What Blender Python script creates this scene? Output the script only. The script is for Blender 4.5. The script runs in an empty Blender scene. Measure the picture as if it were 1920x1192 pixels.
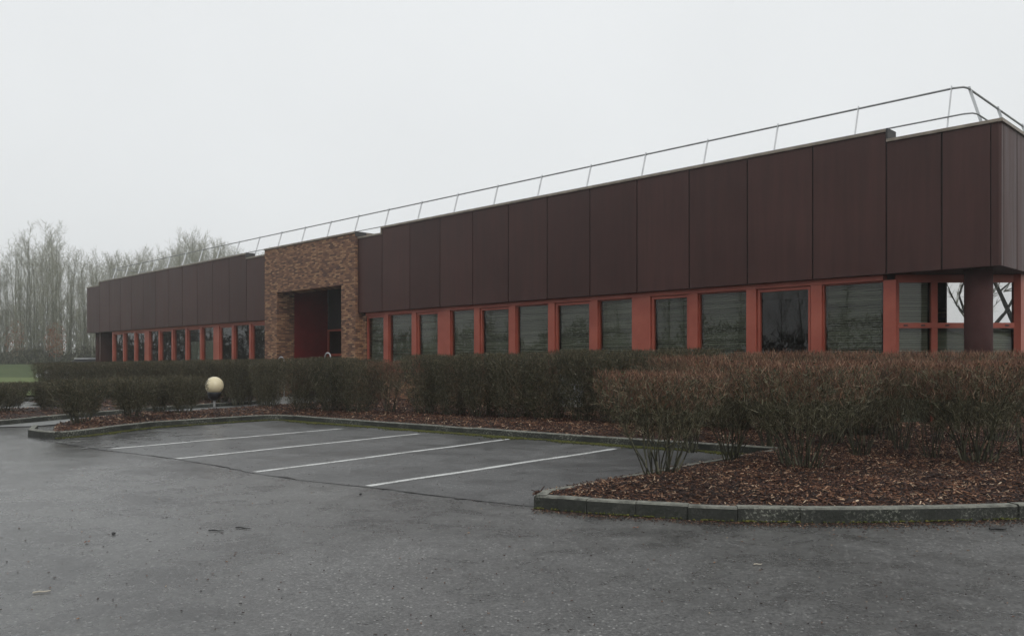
import bpy, bmesh, math, random
import numpy as np
from mathutils import Vector, Matrix, noise
from mathutils.geometry import delaunay_2d_cdt
R_ = math.radians
sc = bpy.context.scene

# ------------------------------------------------------------------ camera
F = 1584.0; CX = 960.0; HZ = 682.0; EYE = 1.6          # photograph's pixels: focal length, centre, horizon; eye height in metres
cam = bpy.data.cameras.new('camera'); co = bpy.data.objects.new('camera', cam)
sc.collection.objects.link(co); sc.camera = co
co.location = (0, 0, EYE); co.rotation_euler = (R_(90), 0, 0)
cam.sensor_width = 36; cam.lens = F / 1920 * 36; cam.shift_y = (HZ - 596) / 1920
cam.clip_start = .1; cam.clip_end = 3000

# ------------------------------------------------------------------ sky, sun, exposure
w = bpy.data.worlds.new('World'); sc.world = w; w.use_nodes = True
nt = w.node_tree; nt.nodes.clear()
sky = nt.nodes.new('ShaderNodeTexSky'); sky.sky_type = 'NISHITA'; sky.sun_disc = False
SUN_EL, SUN_ROT = R_(38), R_(150)
sky.sun_elevation = SUN_EL; sky.sun_rotation = SUN_ROT; sky.air_density = 1; sky.dust_density = 4; sky.ozone_density = 1
hs = nt.nodes.new('ShaderNodeHueSaturation'); hs.inputs['Saturation'].default_value = .12
mx = nt.nodes.new('ShaderNodeMix'); mx.data_type = 'RGBA'; mx.inputs[0].default_value = .9
mx.inputs[7].default_value = (7.95, 8.17, 8.3, 1)
bg = nt.nodes.new('ShaderNodeBackground'); bg.inputs['Strength'].default_value = .1
out = nt.nodes.new('ShaderNodeOutputWorld')
nt.links.new(sky.outputs[0], hs.inputs['Color']); nt.links.new(hs.outputs[0], mx.inputs[6])
tcw = nt.nodes.new('ShaderNodeTexCoord'); nw = nt.nodes.new('ShaderNodeTexNoise'); nw.inputs['Scale'].default_value = 1.6; nw.inputs['Detail'].default_value = 5
mw = nt.nodes.new('ShaderNodeMapRange'); mw.inputs[1].default_value = .3; mw.inputs[2].default_value = .7; mw.inputs[3].default_value = .955; mw.inputs[4].default_value = 1.045
vm = nt.nodes.new('ShaderNodeVectorMath'); vm.operation = 'SCALE'        # faint unevenness of the cloud sheet
nt.links.new(tcw.outputs['Generated'], nw.inputs['Vector']); nt.links.new(nw.outputs[0], mw.inputs[0]); nt.links.new(mx.outputs[2], vm.inputs[0]); nt.links.new(mw.outputs[0], vm.inputs['Scale'])
nt.links.new(vm.outputs[0], bg.inputs['Color']); nt.links.new(bg.outputs[0], out.inputs['Surface'])
sl = bpy.data.lights.new('sun', 'SUN'); sl.energy = .5; sl.angle = R_(25); sl.color = (1, .97, .93)
so = bpy.data.objects.new('sun', sl); sc.collection.objects.link(so)
d = Vector((math.sin(SUN_ROT) * math.cos(SUN_EL), math.cos(SUN_ROT) * math.cos(SUN_EL), math.sin(SUN_EL)))
so.rotation_euler = d.to_track_quat('Z', 'Y').to_euler(); so.location = (0, -20, 40)
sc.view_settings.view_transform = 'Standard'; sc.view_settings.look = 'None'
sc.view_settings.exposure = .12; sc.view_settings.gamma = 1
sc.render.engine = 'CYCLES'
sc.cycles.max_bounces = 6; sc.cycles.diffuse_bounces = 3; sc.cycles.glossy_bounces = 3
sc.cycles.transparent_max_bounces = 8; sc.cycles.volume_bounces = 2; sc.cycles.transmission_bounces = 4
sc.cycles.use_denoising = True; sc.cycles.denoising_prefilter = 'ACCURATE'; sc.cycles.caustics_reflective = False

# ------------------------------------------------------------------ helpers
COL = sc.collection
def gpt(px, py, z=0.0):                                  # ground point met by a pixel of the photograph
    Z = F * (EYE - z) / (py - HZ)
    return ((px - CX) * Z / F, Z)
def link(o, parent=None):
    COL.objects.link(o)
    if parent is not None: o.parent = parent
    return o
def tag(o, label=None, cat=None, group=None, kind=None):
    if label: o['label'] = label
    if cat: o['category'] = cat
    if group: o['group'] = group
    if kind: o['kind'] = kind
    return o
def empty(name, loc=(0, 0, 0), rz=0):
    o = bpy.data.objects.new(name, None); o.location = loc; o.rotation_euler = (0, 0, rz); o.empty_display_size = .2
    return link(o)
class MB:
    def __init__(s): s.v = []; s.f = []
    def box(s, x0, x1, y0, y1, z0, z1):
        b = len(s.v)
        s.v += [(x0, y0, z0), (x1, y0, z0), (x1, y1, z0), (x0, y1, z0), (x0, y0, z1), (x1, y0, z1), (x1, y1, z1), (x0, y1, z1)]
        s.f += [tuple(b + i for i in q) for q in ((0, 3, 2, 1), (4, 5, 6, 7), (0, 1, 5, 4), (1, 2, 6, 5), (2, 3, 7, 6), (3, 0, 4, 7))]
        return s
    def prism(s, poly, z0, z1):
        n = len(poly); b = len(s.v)
        s.v += [(x, y, z0) for x, y in poly] + [(x, y, z1) for x, y in poly]
        s.f += [tuple(b + i for i in reversed(range(n))), tuple(b + n + i for i in range(n))]
        s.f += [(b + i, b + (i + 1) % n, b + n + (i + 1) % n, b + n + i) for i in range(n)]
        return s
    def lathe(s, cx, cy, prof, n=24):
        b = len(s.v)
        for r, z in prof:
            for i in range(n):
                a = 2 * math.pi * i / n; s.v.append((cx + r * math.cos(a), cy + r * math.sin(a), z))
        for k in range(len(prof) - 1):
            for i in range(n):
                j = (i + 1) % n
                s.f.append((b + k * n + i, b + k * n + j, b + (k + 1) * n + j, b + (k + 1) * n + i))
        s.f.append(tuple(b + i for i in reversed(range(n)))); s.f.append(tuple(b + (len(prof) - 1) * n + i for i in range(n)))
        return s
    def tube(s, pts, r, n=8):
        pts = [Vector(p) for p in pts]; b = len(s.v); m = len(pts); up = Vector((0, 0, 1)); prev = None
        for k, p in enumerate(pts):
            t = (pts[min(k + 1, m - 1)] - pts[max(k - 1, 0)]).normalized()
            a = t.cross(up if abs(t.z) < .95 else Vector((1, 0, 0))) if prev is None else prev - t * prev.dot(t)
            a.normalize(); prev = a; c = t.cross(a)
            rr = r[k] if isinstance(r, (list, tuple)) else r
            for i in range(n):
                q = 2 * math.pi * i / n; s.v.append(tuple(p + a * (rr * math.cos(q)) + c * (rr * math.sin(q))))
        for k in range(m - 1):
            for i in range(n):
                j = (i + 1) % n; s.f.append((b + k * n + i, b + k * n + j, b + (k + 1) * n + j, b + (k + 1) * n + i))
        s.f.append(tuple(b + i for i in reversed(range(n)))); s.f.append(tuple(b + (m - 1) * n + i for i in range(n)))
        return s
    def mesh(s, name, mat, smooth=False):
        me = bpy.data.meshes.new(name); me.from_pydata(s.v, [], s.f); me.materials.append(mat)
        bm = bmesh.new(); bm.from_mesh(me); bmesh.ops.recalc_face_normals(bm, faces=bm.faces); bm.to_mesh(me); bm.free()
        if smooth: me.shade_smooth()
        return me
    def build(s, name, mat, parent=None, smooth=False, bevel=0):
        o = bpy.data.objects.new(name, s.mesh(name, mat, smooth)); link(o, parent)
        if bevel:
            m = o.modifiers.new('bevel', 'BEVEL'); m.width = bevel; m.segments = 2; m.limit_method = 'ANGLE'
        return o
def np_mesh(name, V, Fq, mat):                           # V (n,3), Fq (m,k) faces all of the same size
    me = bpy.data.meshes.new(name); V = np.asarray(V, np.float32); Fq = np.asarray(Fq, np.int32); k = Fq.shape[1]
    me.vertices.add(len(V)); me.vertices.foreach_set('co', V.ravel())
    me.loops.add(Fq.size); me.loops.foreach_set('vertex_index', Fq.ravel())
    me.polygons.add(len(Fq)); me.polygons.foreach_set('loop_start', np.arange(0, Fq.size, k, dtype=np.int32))
    me.polygons.foreach_set('loop_total', np.full(len(Fq), k, np.int32))
    me.update(calc_edges=True); me.materials.append(mat); return me
def seg_mesh(name, S, mat):                              # S (n,8): p0 p1 r0 r1 -> three-sided tapered twigs
    S = np.asarray(S, float); p0 = S[:, :3]; p1 = S[:, 3:6]; d = p1 - p0; L = np.linalg.norm(d, axis=1, keepdims=True) + 1e-9; d = d / L
    ref = np.where(np.abs(d[:, 2:3]) < .9, np.array([[0, 0, 1.]]), np.array([[1., 0, 0]]))
    a = np.cross(d, ref); a /= np.linalg.norm(a, axis=1, keepdims=True); c = np.cross(d, a); n = len(S); V = np.zeros((n, 6, 3))
    for i in range(3):
        q = 2 * math.pi * i / 3; u = a * math.cos(q) + c * math.sin(q)
        V[:, i] = p0 + u * S[:, 6:7]; V[:, 3 + i] = p1 + u * S[:, 7:8]
    b = (np.arange(n) * 6)[:, None, None]; q = np.array([[0, 1, 4, 3], [1, 2, 5, 4], [2, 0, 3, 5]])[None]
    return np_mesh(name, V.reshape(-1, 3), (b + q).reshape(-1, 4), mat)
def chips_mesh(name, P, D, N, Ln, W, T, mat):            # small tapered boxes, P centre, D long axis, N up
    B = np.cross(N, D); n = len(P); V = np.zeros((n, 8, 3)); k = 0
    for sz in (0, 1):
        for sx, sy in ((-1, -1), (1, -1), (1, 1), (-1, 1)):
            tp = 1.0 if sx < 0 else .55
            V[:, k] = P + D * (Ln * .5 * sx)[:, None] + B * (W * .5 * sy * tp)[:, None] + N * (T * sz)[:, None]; k += 1
    b = (np.arange(n) * 8)[:, None, None]
    q = np.array([[4, 5, 6, 7], [0, 3, 2, 1], [0, 1, 5, 4], [1, 2, 6, 5], [2, 3, 7, 6], [3, 0, 4, 7]])[None]
    return np_mesh(name, V.reshape(-1, 3), (b + q).reshape(-1, 4), mat)

# ------------------------------------------------------------------ materials
def newmat(name):
    m = bpy.data.materials.new(name); m.use_nodes = True; t = m.node_tree
    return m, t, t.nodes['Principled BSDF']
def nd(t, ty, **kw):
    n = t.nodes.new('ShaderNode' + ty)
    for k, v in kw.items():
        if k.startswith('i_'): n.inputs[int(k[2:]) if k[2:].isdigit() else k[2:].replace('_', ' ')].default_value = v
        else: setattr(n, k, v)
    return n
def ramp(t, src, stops, interp='LINEAR'):
    r = t.nodes.new('ShaderNodeValToRGB'); cr = r.color_ramp; cr.interpolation = interp
    while len(cr.elements) < len(stops): cr.elements.new(.5)
    for e, (p, c) in zip(cr.elements, stops):
        e.position = p; e.color = (*c, 1) if isinstance(c, (tuple, list)) else (c, c, c, 1)
    t.links.new(src, r.inputs[0]); return r.outputs[0]
def noise_(t, scale, detail=4, rough=.55, vec=None, dist=0):
    n = nd(t, 'TexNoise'); n.inputs['Scale'].default_value = scale; n.inputs['Detail'].default_value = detail
    n.inputs['Roughness'].default_value = rough; n.inputs['Distortion'].default_value = dist
    if vec is None:
        c = nd(t, 'TexCoord'); vec = c.outputs['Object']
    t.links.new(vec, n.inputs['Vector']); return n.outputs[0]
def mapped(t, scale=(1, 1, 1), rot=(0, 0, 0)):
    c = nd(t, 'TexCoord'); m = nd(t, 'Mapping'); m.inputs['Scale'].default_value = scale; m.inputs['Rotation'].default_value = rot
    t.links.new(c.outputs['Object'], m.inputs['Vector']); return m.outputs[0]
def mixc(t, fac, a, b, mode='MIX'):
    m = nd(t, 'Mix', data_type='RGBA', blend_type=mode)
    for sock, v in ((0, fac), (6, a), (7, b)):
        if isinstance(v, (int, float)): m.inputs[sock].default_value = v if sock == 0 else (v, v, v, 1)
        elif isinstance(v, tuple): m.inputs[sock].default_value = (*v, 1)
        else: t.links.new(v, m.inputs[sock])
    return m.outputs[2]
def bump(t, b, h, strength=.3, dist=.01):
    n = nd(t, 'Bump'); n.inputs['Strength'].default_value = strength; n.inputs['Distance'].default_value = dist
    t.links.new(h, n.inputs['Height']); t.links.new(n.outputs[0], b.inputs['Normal'])
def simple(name, c1, c2, scale=3, rough=.6, metal=0, bmp=0, bscale=60, spec=.5, lo=.3, hi=.7, detail=5):
    m, t, b = newmat(name); n = noise_(t, scale, detail)
    t.links.new(ramp(t, n, [(lo, c1), (hi, c2)]), b.inputs['Base Color'])
    b.inputs['Roughness'].default_value = rough; b.inputs['Metallic'].default_value = metal; b.inputs['Specular IOR Level'].default_value = spec
    if bmp: bump(t, b, noise_(t, bscale, 4), bmp)
    return m
def island(name, stops, rough=.7, nscale=None, spec=.4):       # every twig, leaf or chip takes its own tone
    m, t, b = newmat(name); g = nd(t, 'NewGeometry'); o = g.outputs['Random Per Island']
    c = ramp(t, o, stops)
    if nscale:
        n = noise_(t, nscale, 3); c = mixc(t, .6, c, ramp(t, n, [(.35, .45), (.7, 1.35)]), 'MULTIPLY')
    t.links.new(c, b.inputs['Base Color']); b.inputs['Roughness'].default_value = rough; b.inputs['Specular IOR Level'].default_value = spec
    return m

def asphalt(name, base, wet):
    m, t, b = newmat(name)
    fine = noise_(t, 42, 5, .85); med = noise_(t, 13, 7, .8); big = noise_(t, .30, 5, .6, dist=.8); blot = noise_(t, 1.7, 7, .7, dist=.4)
    tc = nd(t, 'TexCoord'); vo = nd(t, 'TexVoronoi'); vo.inputs['Scale'].default_value = 42; t.links.new(tc.outputs['Object'], vo.inputs['Vector'])
    vp = nd(t, 'TexVoronoi'); vp.inputs['Scale'].default_value = 19; t.links.new(tc.outputs['Object'], vp.inputs['Vector'])
    sep = nd(t, 'SeparateColor'); t.links.new(vo.outputs['Color'], sep.inputs[0]); sp2 = nd(t, 'SeparateColor'); t.links.new(vp.outputs['Color'], sp2.inputs[0])
    c = ramp(t, fine, [(.34, tuple(x * .22 for x in base)), (.5, base), (.64, tuple(x * 2.3 for x in base))])
    c = mixc(t, .8, c, ramp(t, med, [(.33, .42), (.5, 1.), (.68, 1.65)]), 'MULTIPLY')
    st = nd(t, 'Math', operation='MULTIPLY'); t.links.new(ramp(t, sep.outputs[0], [(.90, 0.), (.92, 1.)]), st.inputs[0]); t.links.new(ramp(t, vo.outputs['Distance'], [(.25, 1.), (.45, 0.)]), st.inputs[1])
    c = mixc(t, st.outputs[0], c, (.33, .325, .31))                                   # pale stones in the binder
    pit = nd(t, 'Math', operation='MULTIPLY'); t.links.new(ramp(t, sp2.outputs[0], [(.90, 0.), (.93, 1.)]), pit.inputs[0]); t.links.new(ramp(t, vp.outputs['Distance'], [(.12, 1.), (.34, 0.)]), pit.inputs[1])
    c = mixc(t, pit.outputs[0], c, (.012, .012, .012))                                # small holes
    c = mixc(t, .85, c, ramp(t, blot, [(.32, .45), (.46, .95), (.7, 1.3)]), 'MULTIPLY')
    c = mixc(t, .8, c, ramp(t, big, [(.36, .55), (.5, .95), (.64, 1.3)]), 'MULTIPLY')
    t.links.new(c, b.inputs['Base Color'])
    mxr = mixc(t, .5, ramp(t, big, [(.38, wet[0]), (.6, wet[1])]), ramp(t, blot, [(.35, wet[0] * .8), (.65, wet[1] * 1.1)]))
    sx = nd(t, 'SeparateXYZ'); t.links.new(tc.outputs['Object'], sx.inputs[0]); mr = nd(t, 'MapRange'); mr.inputs[1].default_value = -1.5; mr.inputs[2].default_value = -8.5
    mr.inputs[3].default_value = 1.0; mr.inputs[4].default_value = .62; t.links.new(sx.outputs[0], mr.inputs[0])              # the drive falls towards the left, where the water film lies
    mxr = mixc(t, 1.0, mxr, mr.outputs[0], 'MULTIPLY')
    t.links.new(mxr, b.inputs['Roughness']); b.inputs['Specular IOR Level'].default_value = 1.0
    h = mixc(t, .45, fine, med); h = mixc(t, pit.outputs[0], h, 0.0); bn = nd(t, 'Bump'); bn.inputs['Distance'].default_value = .014; t.links.new(h, bn.inputs['Height']); ms_ = nd(t, 'Math', operation='MULTIPLY'); ms_.inputs[1].default_value = .5; t.links.new(mr.outputs[0], ms_.inputs[0]); t.links.new(ms_.outputs[0], bn.inputs['Strength']); t.links.new(bn.outputs[0], b.inputs['Normal'])
    return m
M_drive = asphalt('wet asphalt', (.070, .069, .066), (.22, .40))
M_bay = asphalt('bay asphalt', (.058, .058, .057), (.34, .52))
M_path = simple('worn path concrete', (.15, .155, .15), (.24, .245, .235), 1.5, .5, 0, .3, 90)

def mk_paint():
    m, t, b = newmat('worn white road paint')
    n1 = noise_(t, 26, 6, .8); nb = noise_(t, 2.2, 4, .6); n = mixc(t, .35, n1, nb); c = ramp(t, n, [(.37, (.07, .07, .07)), (.43, (.38, .38, .36)), (.5, (.68, .69, .67)), (.7, (.82, .83, .80))])
    t.links.new(c, b.inputs['Base Color']); b.inputs['Roughness'].default_value = .5; bump(t, b, n, .2); return m
M_paint = mk_paint()
M_paintold = simple('faded road paint', (.05, .05, .05), (.45, .45, .43), 14, .6, lo=.42, hi=.62)

def mk_kerb():
    m, t, b = newmat('mossy kerb concrete')
    n1 = noise_(t, 2.2, 6, .7); n2 = noise_(t, 34, 6, .75); n3 = noise_(t, 8, 6, .75); n4 = noise_(t, 1.1, 3, .5)
    c = ramp(t, n1, [(.3, (.018, .020, .016)), (.55, (.036, .038, .032)), (.75, (.075, .073, .062))])
    c = mixc(t, ramp(t, n3, [(.50, 0.), (.62, .8)]), c, (.018, .022, .014))
    li = nd(t, 'Math', operation='MULTIPLY'); t.links.new(ramp(t, n2, [(.53, 0.), (.60, 1.)]), li.inputs[0]); t.links.new(ramp(t, n4, [(.47, .05), (.62, .9)]), li.inputs[1])
    c = mixc(t, li.outputs[0], c, (.34, .35, .29))
    g = nd(t, 'NewGeometry'); sp = nd(t, 'SeparateXYZ'); t.links.new(g.outputs['Normal'], sp.inputs[0])
    k = nd(t, 'Math', operation='MULTIPLY'); t.links.new(ramp(t, sp.outputs[2], [(.3, 0.), (.8, 1.)]), k.inputs[0]); t.links.new(ramp(t, n3, [(.36, .2), (.6, .9)]), k.inputs[1])
    c = mixc(t, k.outputs[0], c, (.30, .30, .255))                                   # upward faces mixed paler, in noise patches
    t.links.new(c, b.inputs['Base Color']); b.inputs['Roughness'].default_value = .8; bump(t, b, mixc(t, .5, n2, n3), .9, .03); return m
M_kerb = mk_kerb()
M_mulchsoil = simple('dark wet mulch', (.012, .006, .004), (.06, .028, .016), 22, .75, 0, 1.0, 45)
M_chip = island('bark chips', [(0, (.012, .005, .004)), (.42, (.040, .015, .009)), (.68, (.095, .036, .019)), (.86, (.22, .10, .052)), (.955, (.42, .24, .14)), (1, (.72, .55, .38))], .55, .8)
M_moss = island('kerb moss', [(0, (.035, .042, .012)), (.5, (.08, .09, .02)), (1, (.16, .15, .035))], .9)
def mk_brick():
    m, t, b = newmat('variegated brick'); c = nd(t, 'TexCoord'); s = nd(t, 'SeparateXYZ'); t.links.new(c.outputs['Object'], s.inputs[0])
    ad = nd(t, 'Math', operation='ADD'); t.links.new(s.outputs[0], ad.inputs[0]); t.links.new(s.outputs[1], ad.inputs[1])
    cb = nd(t, 'CombineXYZ'); t.links.new(ad.outputs[0], cb.inputs[0]); t.links.new(s.outputs[2], cb.inputs[1])
    br = nd(t, 'TexBrick'); t.links.new(cb.outputs[0], br.inputs['Vector']); br.inputs['Scale'].default_value = 1
    br.inputs['Brick Width'].default_value = .23; br.inputs['Row Height'].default_value = .080; br.inputs['Mortar Size'].default_value = .008
    br.inputs['Mortar Smooth'].default_value = .3; br.inputs['Color1'].default_value = (0, 0, 0, 1); br.inputs['Color2'].default_value = (1, 1, 1, 1)
    br.inputs['Mortar'].default_value = (.5, .5, .5, 1)
    n = noise_(t, 1.3, 4, .6); n2 = noise_(t, 11, 3, .6)
    f = mixc(t, .15, br.outputs[0], n, 'MIX')
    f = mixc(t, .15, f, n2)
    col = ramp(t, f, [(.12, (.080, .036, .026)), (.32, (.155, .070, .042)), (.5, (.225, .105, .058)), (.72, (.32, .165, .085)), (.94, (.46, .28, .15))])
    col = mixc(t, br.outputs['Fac'], col, (.09, .075, .06))
    t.links.new(col, b.inputs['Base Color']); b.inputs['Roughness'].default_value = .8
    iv = nd(t, 'Math', operation='SUBTRACT'); iv.inputs[0].default_value = 1; t.links.new(br.outputs['Fac'], iv.inputs[1]); bump(t, b, iv.outputs[0], .6, .012)
    return m
M_brick = mk_brick()
def mk_fascia():
    m, t, b = newmat('brown enamelled cladding')
    n = noise_(t, .5, 4, .5); n2 = noise_(t, 160, 2, .5)
    v = mapped(t, (5, 5, .35)); n3 = noise_(t, 1.0, 5, .6, v)
    c = ramp(t, n, [(.3, (.055, .0255, .0225)), (.7, (.070, .033, .029))])
    c = mixc(t, .5, c, ramp(t, n3, [(.35, .72), (.7, 1.25)]), 'MULTIPLY')
    oi = nd(t, 'ObjectInfo'); c = mixc(t, .9, c, ramp(t, oi.outputs['Random'], [(0, .86), (1, 1.14)]), 'MULTIPLY')
    t.links.new(c, b.inputs['Base Color'])
    t.links.new(ramp(t, n3, [(.3, .40), (.7, .58)]), b.inputs['Roughness']); b.inputs['Specular IOR Level'].default_value = .18
    bump(t, b, mixc(t, .12, n, n2), .3, .03); return m
M_fascia = mk_fascia()
M_joint = simple('dark joint gasket', (.008, .006, .006), (.014, .01, .01), 5, .8)
M_cap = simple('weathered coping metal', (.17, .145, .115), (.33, .28, .225), 3, .5, .2)
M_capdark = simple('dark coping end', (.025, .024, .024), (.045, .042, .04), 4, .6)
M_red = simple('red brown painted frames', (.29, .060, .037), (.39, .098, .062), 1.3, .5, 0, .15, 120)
M_reddark = simple('shade-darkened red painted wall', (.13, .008, .009), (.18, .011, .012), 1.5, .55)  # the porch's shade is put into this darkened red
M_soffit = simple('brown soffit board', (.05, .028, .025), (.07, .04, .035), 2, .7)  # even brown, close to the cladding
M_col = simple('brown painted column', (.045, .019, .018), (.06, .027, .025), 3, .75, bmp=.1, spec=.15)
M_rail = simple('galvanised rail tube', (.24, .245, .25), (.36, .37, .37), 6, .45, .6)
M_post = simple('pale aluminium post', (.62, .64, .65), (.76, .77, .78), 5, .4, .3)
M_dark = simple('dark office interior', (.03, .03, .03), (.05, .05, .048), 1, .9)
M_roof = simple('roof membrane', (.10, .10, .10), (.16, .16, .155), 2, .8)
M_blind = island('venetian blind slats', [(0, (.19, .195, .165)), (.5, (.245, .25, .21)), (1, (.31, .315, .27))], .6)
def vary(m, lo, hi):                                     # every blind hangs at its own tone
    t = m.node_tree; b = t.nodes['Principled BSDF']; src = b.inputs['Base Color'].links[0].from_socket; oi = nd(t, 'ObjectInfo')
    c = mixc(t, 1.0, src, ramp(t, oi.outputs['Random'], [(0, lo), (1, hi)]), 'MULTIPLY'); t.links.new(c, b.inputs['Base Color'])
vary(M_blind, .72, 1.2)
M_blindpale = simple('roller blind cloth', (.20, .21, .20), (.25, .26, .25), 4, .8)
def mk_glass(name, tint, ior, mirror=0.0):
    m = bpy.data.materials.new(name); m.use_nodes = True; t = m.node_tree; t.nodes.clear()
    tr = nd(t, 'BsdfTransparent'); tr.inputs[0].default_value = (*tint, 1)
    gl = nd(t, 'BsdfGlossy'); gl.inputs['Roughness'].default_value = .0; gl.inputs['Color'].default_value = (.95, .95, .94, 1)
    n = noise_(t, 1.2, 2, .5); bp = nd(t, 'Bump'); bp.inputs['Strength'].default_value = .018; bp.inputs['Distance'].default_value = .01
    t.links.new(n, bp.inputs['Height']); t.links.new(bp.outputs[0], gl.inputs['Normal'])
    fr = nd(t, 'Fresnel'); fr.inputs['IOR'].default_value = ior
    mp = nd(t, 'MapRange'); mp.inputs[3].default_value = mirror; t.links.new(fr.outputs[0], mp.inputs[0])
    ms = nd(t, 'MixShader'); o = nd(t, 'OutputMaterial'); gg = nd(t, 'NewGeometry'); iv = nd(t, 'Math', operation='SUBTRACT'); iv.inputs[0].default_value = 1; t.links.new(gg.outputs['Backfacing'], iv.inputs[1])
    mu = nd(t, 'Math', operation='MULTIPLY'); t.links.new(iv.outputs[0], mu.inputs[0]); t.links.new(mp.outputs[0], mu.inputs[1])   # one mirror face per pane
    t.links.new(mu.outputs[0], ms.inputs[0]); t.links.new(tr.outputs[0], ms.inputs[1]); t.links.new(gl.outputs[0], ms.inputs[2]); t.links.new(ms.outputs[0], o.inputs[0])
    return m
M_glass = mk_glass('tinted window glass', (.78, .80, .76), 1.5)
M_mirror = mk_glass('mirror film glass', (.4, .42, .42), 1.5, .62)
M_globe = None
def mk_globe():
    m, t, b = newmat('yellowed opal globe'); n = noise_(t, 9, 5, .7, dist=1.2)
    g = nd(t, 'TexCoord'); s = nd(t, 'SeparateXYZ'); t.links.new(g.outputs['Object'], s.inputs[0])
    e = ramp(t, s.outputs[0], [(.0, 1.), (.42, 0.)])      # algae stains keep to the side that faces the shrubs
    k = nd(t, 'Math', operation='MULTIPLY'); t.links.new(ramp(t, n, [(.5, 0.), (.56, 1.)]), k.inputs[0])
    mr = nd(t, 'MapRange'); mr.inputs[1].default_value = -.02; mr.inputs[2].default_value = -.17; t.links.new(s.outputs[0], mr.inputs[0]); t.links.new(mr.outputs[0], k.inputs[1])
    c = mixc(t, k.outputs[0], (.80, .70, .47), (.06, .055, .03)); t.links.new(c, b.inputs['Base Color'])
    b.inputs['Roughness'].default_value = .3; b.inputs['Subsurface Weight'].default_value = .15; b.inputs['Subsurface Radius'].default_value = (.05, .05, .04); return m
M_globe = mk_globe()
M_black = simple('black plastic', (.008, .008, .010), (.016, .016, .02), 8, .45)
M_steel = simple('brushed steel', (.45, .46, .47), (.62, .63, .64), 12, .35, .8)
M_steelgrey = simple('dull grey pole', (.20, .20, .20), (.28, .28, .275), 9, .6)
M_white = simple('white paint', (.7, .71, .72), (.78, .79, .8), 4, .3)
M_tyre = simple('tyre rubber', (.015, .015, .015), (.03, .03, .03), 20, .85)
def mk_grass(name, a, bb, sc_=.15):
    m, t, b = newmat(name); n = noise_(t, sc_, 6, .65); n2 = noise_(t, 18, 4, .7)
    c = ramp(t, n, [(.3, a), (.7, bb)]); c = mixc(t, .6, c, ramp(t, n2, [(.3, .6), (.7, 1.4)]), 'MULTIPLY')
    t.links.new(c, b.inputs['Base Color']); b.inputs['Roughness'].default_value = .9; b.inputs['Specular IOR Level'].default_value = .1; bump(t, b, n2, .6, .03); return m
M_lawn = mk_grass('mown lawn', (.11, .145, .055), (.16, .195, .075))
M_bank = mk_grass('rough bank grass', (.055, .078, .032), (.09, .115, .048), .4)
M_stem = island('greenish grey stems', [(0, (.028, .026, .017)), (.5, (.060, .060, .036)), (.85, (.13, .128, .080)), (1, (.27, .26, .18))], .6)
M_twig = island('brown green twigs', [(0, (.030, .024, .015)), (.45, (.082, .072, .040)), (.82, (.18, .165, .092)), (1, (.40, .37, .25))], .7)
M_tip = island('russet shoot tips', [(0, (.05, .022, .014)), (.45, (.135, .058, .034)), (.82, (.25, .125, .072)), (1, (.46, .30, .20))], .7)
M_olive = island('olive shoot tips', [(0, (.026, .024, .014)), (.5, (.062, .056, .030)), (.88, (.12, .095, .05)), (1, (.22, .18, .11))], .7)
M_leaf = island('small dark leaves', [(0, (.016, .024, .009)), (.45, (.038, .050, .018)), (.8, (.075, .08, .032)), (1, (.14, .10, .05))], .55)
M_leafd = island('dull evergreen leaves', [(0, (.018, .022, .010)), (.45, (.040, .044, .020)), (.8, (.08, .075, .038)), (.94, (.12, .075, .045)), (1, (.22, .20, .14))], .6)
M_bark = simple('haze-paled grey bark', (.13, .135, .105), (.25, .255, .205), 3, .9)  # bark lightened: part of the haze over the wood is in this colour
M_darkbark = simple('wet dark bark', (.03, .03, .024), (.06, .058, .045), 4, .85)
M_crown = island('haze-paled winter twigs', [(0, (.17, .165, .125)), (.5, (.26, .26, .20)), (1, (.42, .42, .31))], .9)  # twig colour also carries some of the distant haze
M_russet = island('russet dead leaves', [(0, (.16, .06, .03)), (1, (.30, .13, .07))], .8)
M_bud = island('pale catkin buds', [(0, (.16, .18, .08)), (1, (.26, .28, .13))], .8)
M_pebble = simple('dark pebble', (.012, .012, .012), (.03, .03, .03), 30, .5)
M_deadleaf = simple('dead leaf', (.16, .06, .03), (.28, .12, .06), 20, .7)
M_strip = simple('pale wood scrap', (.42, .38, .3), (.55, .5, .42), 20, .7)

# ------------------------------------------------------------------ ground, roads, path
def poly_sheet(name, poly, z, mat, kind='structure'):
    me = bpy.data.meshes.new(name); bm = bmesh.new()
    f = bm.faces.new([bm.verts.new((x, y, z)) for x, y in poly]); bmesh.ops.triangulate(bm, faces=[f])
    bmesh.ops.recalc_face_normals(bm, faces=bm.faces)
    if sum(f.normal.z for f in bm.faces) < 0: bmesh.ops.reverse_faces(bm, faces=bm.faces)
    bm.to_mesh(me); bm.free(); me.materials.append(mat)
    o = link(bpy.data.objects.new(name, me)); tag(o, kind=kind); return o
g = poly_sheet('ground', [(-900, -900), (900, -900), (900, 900), (-900, 900)], -.012, M_lawn); tag(g, 'flat green lawn reaching back from the car park')
tag(poly_sheet('road', [(-70, -60), (60, -60), (60, 60), (-4, 60), (-4, 44), (-19.5, 44), (-19.5, 36.3), (-70, 36.3)], -.004, M_drive), 'wet grey asphalt drive across the foreground')
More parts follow.
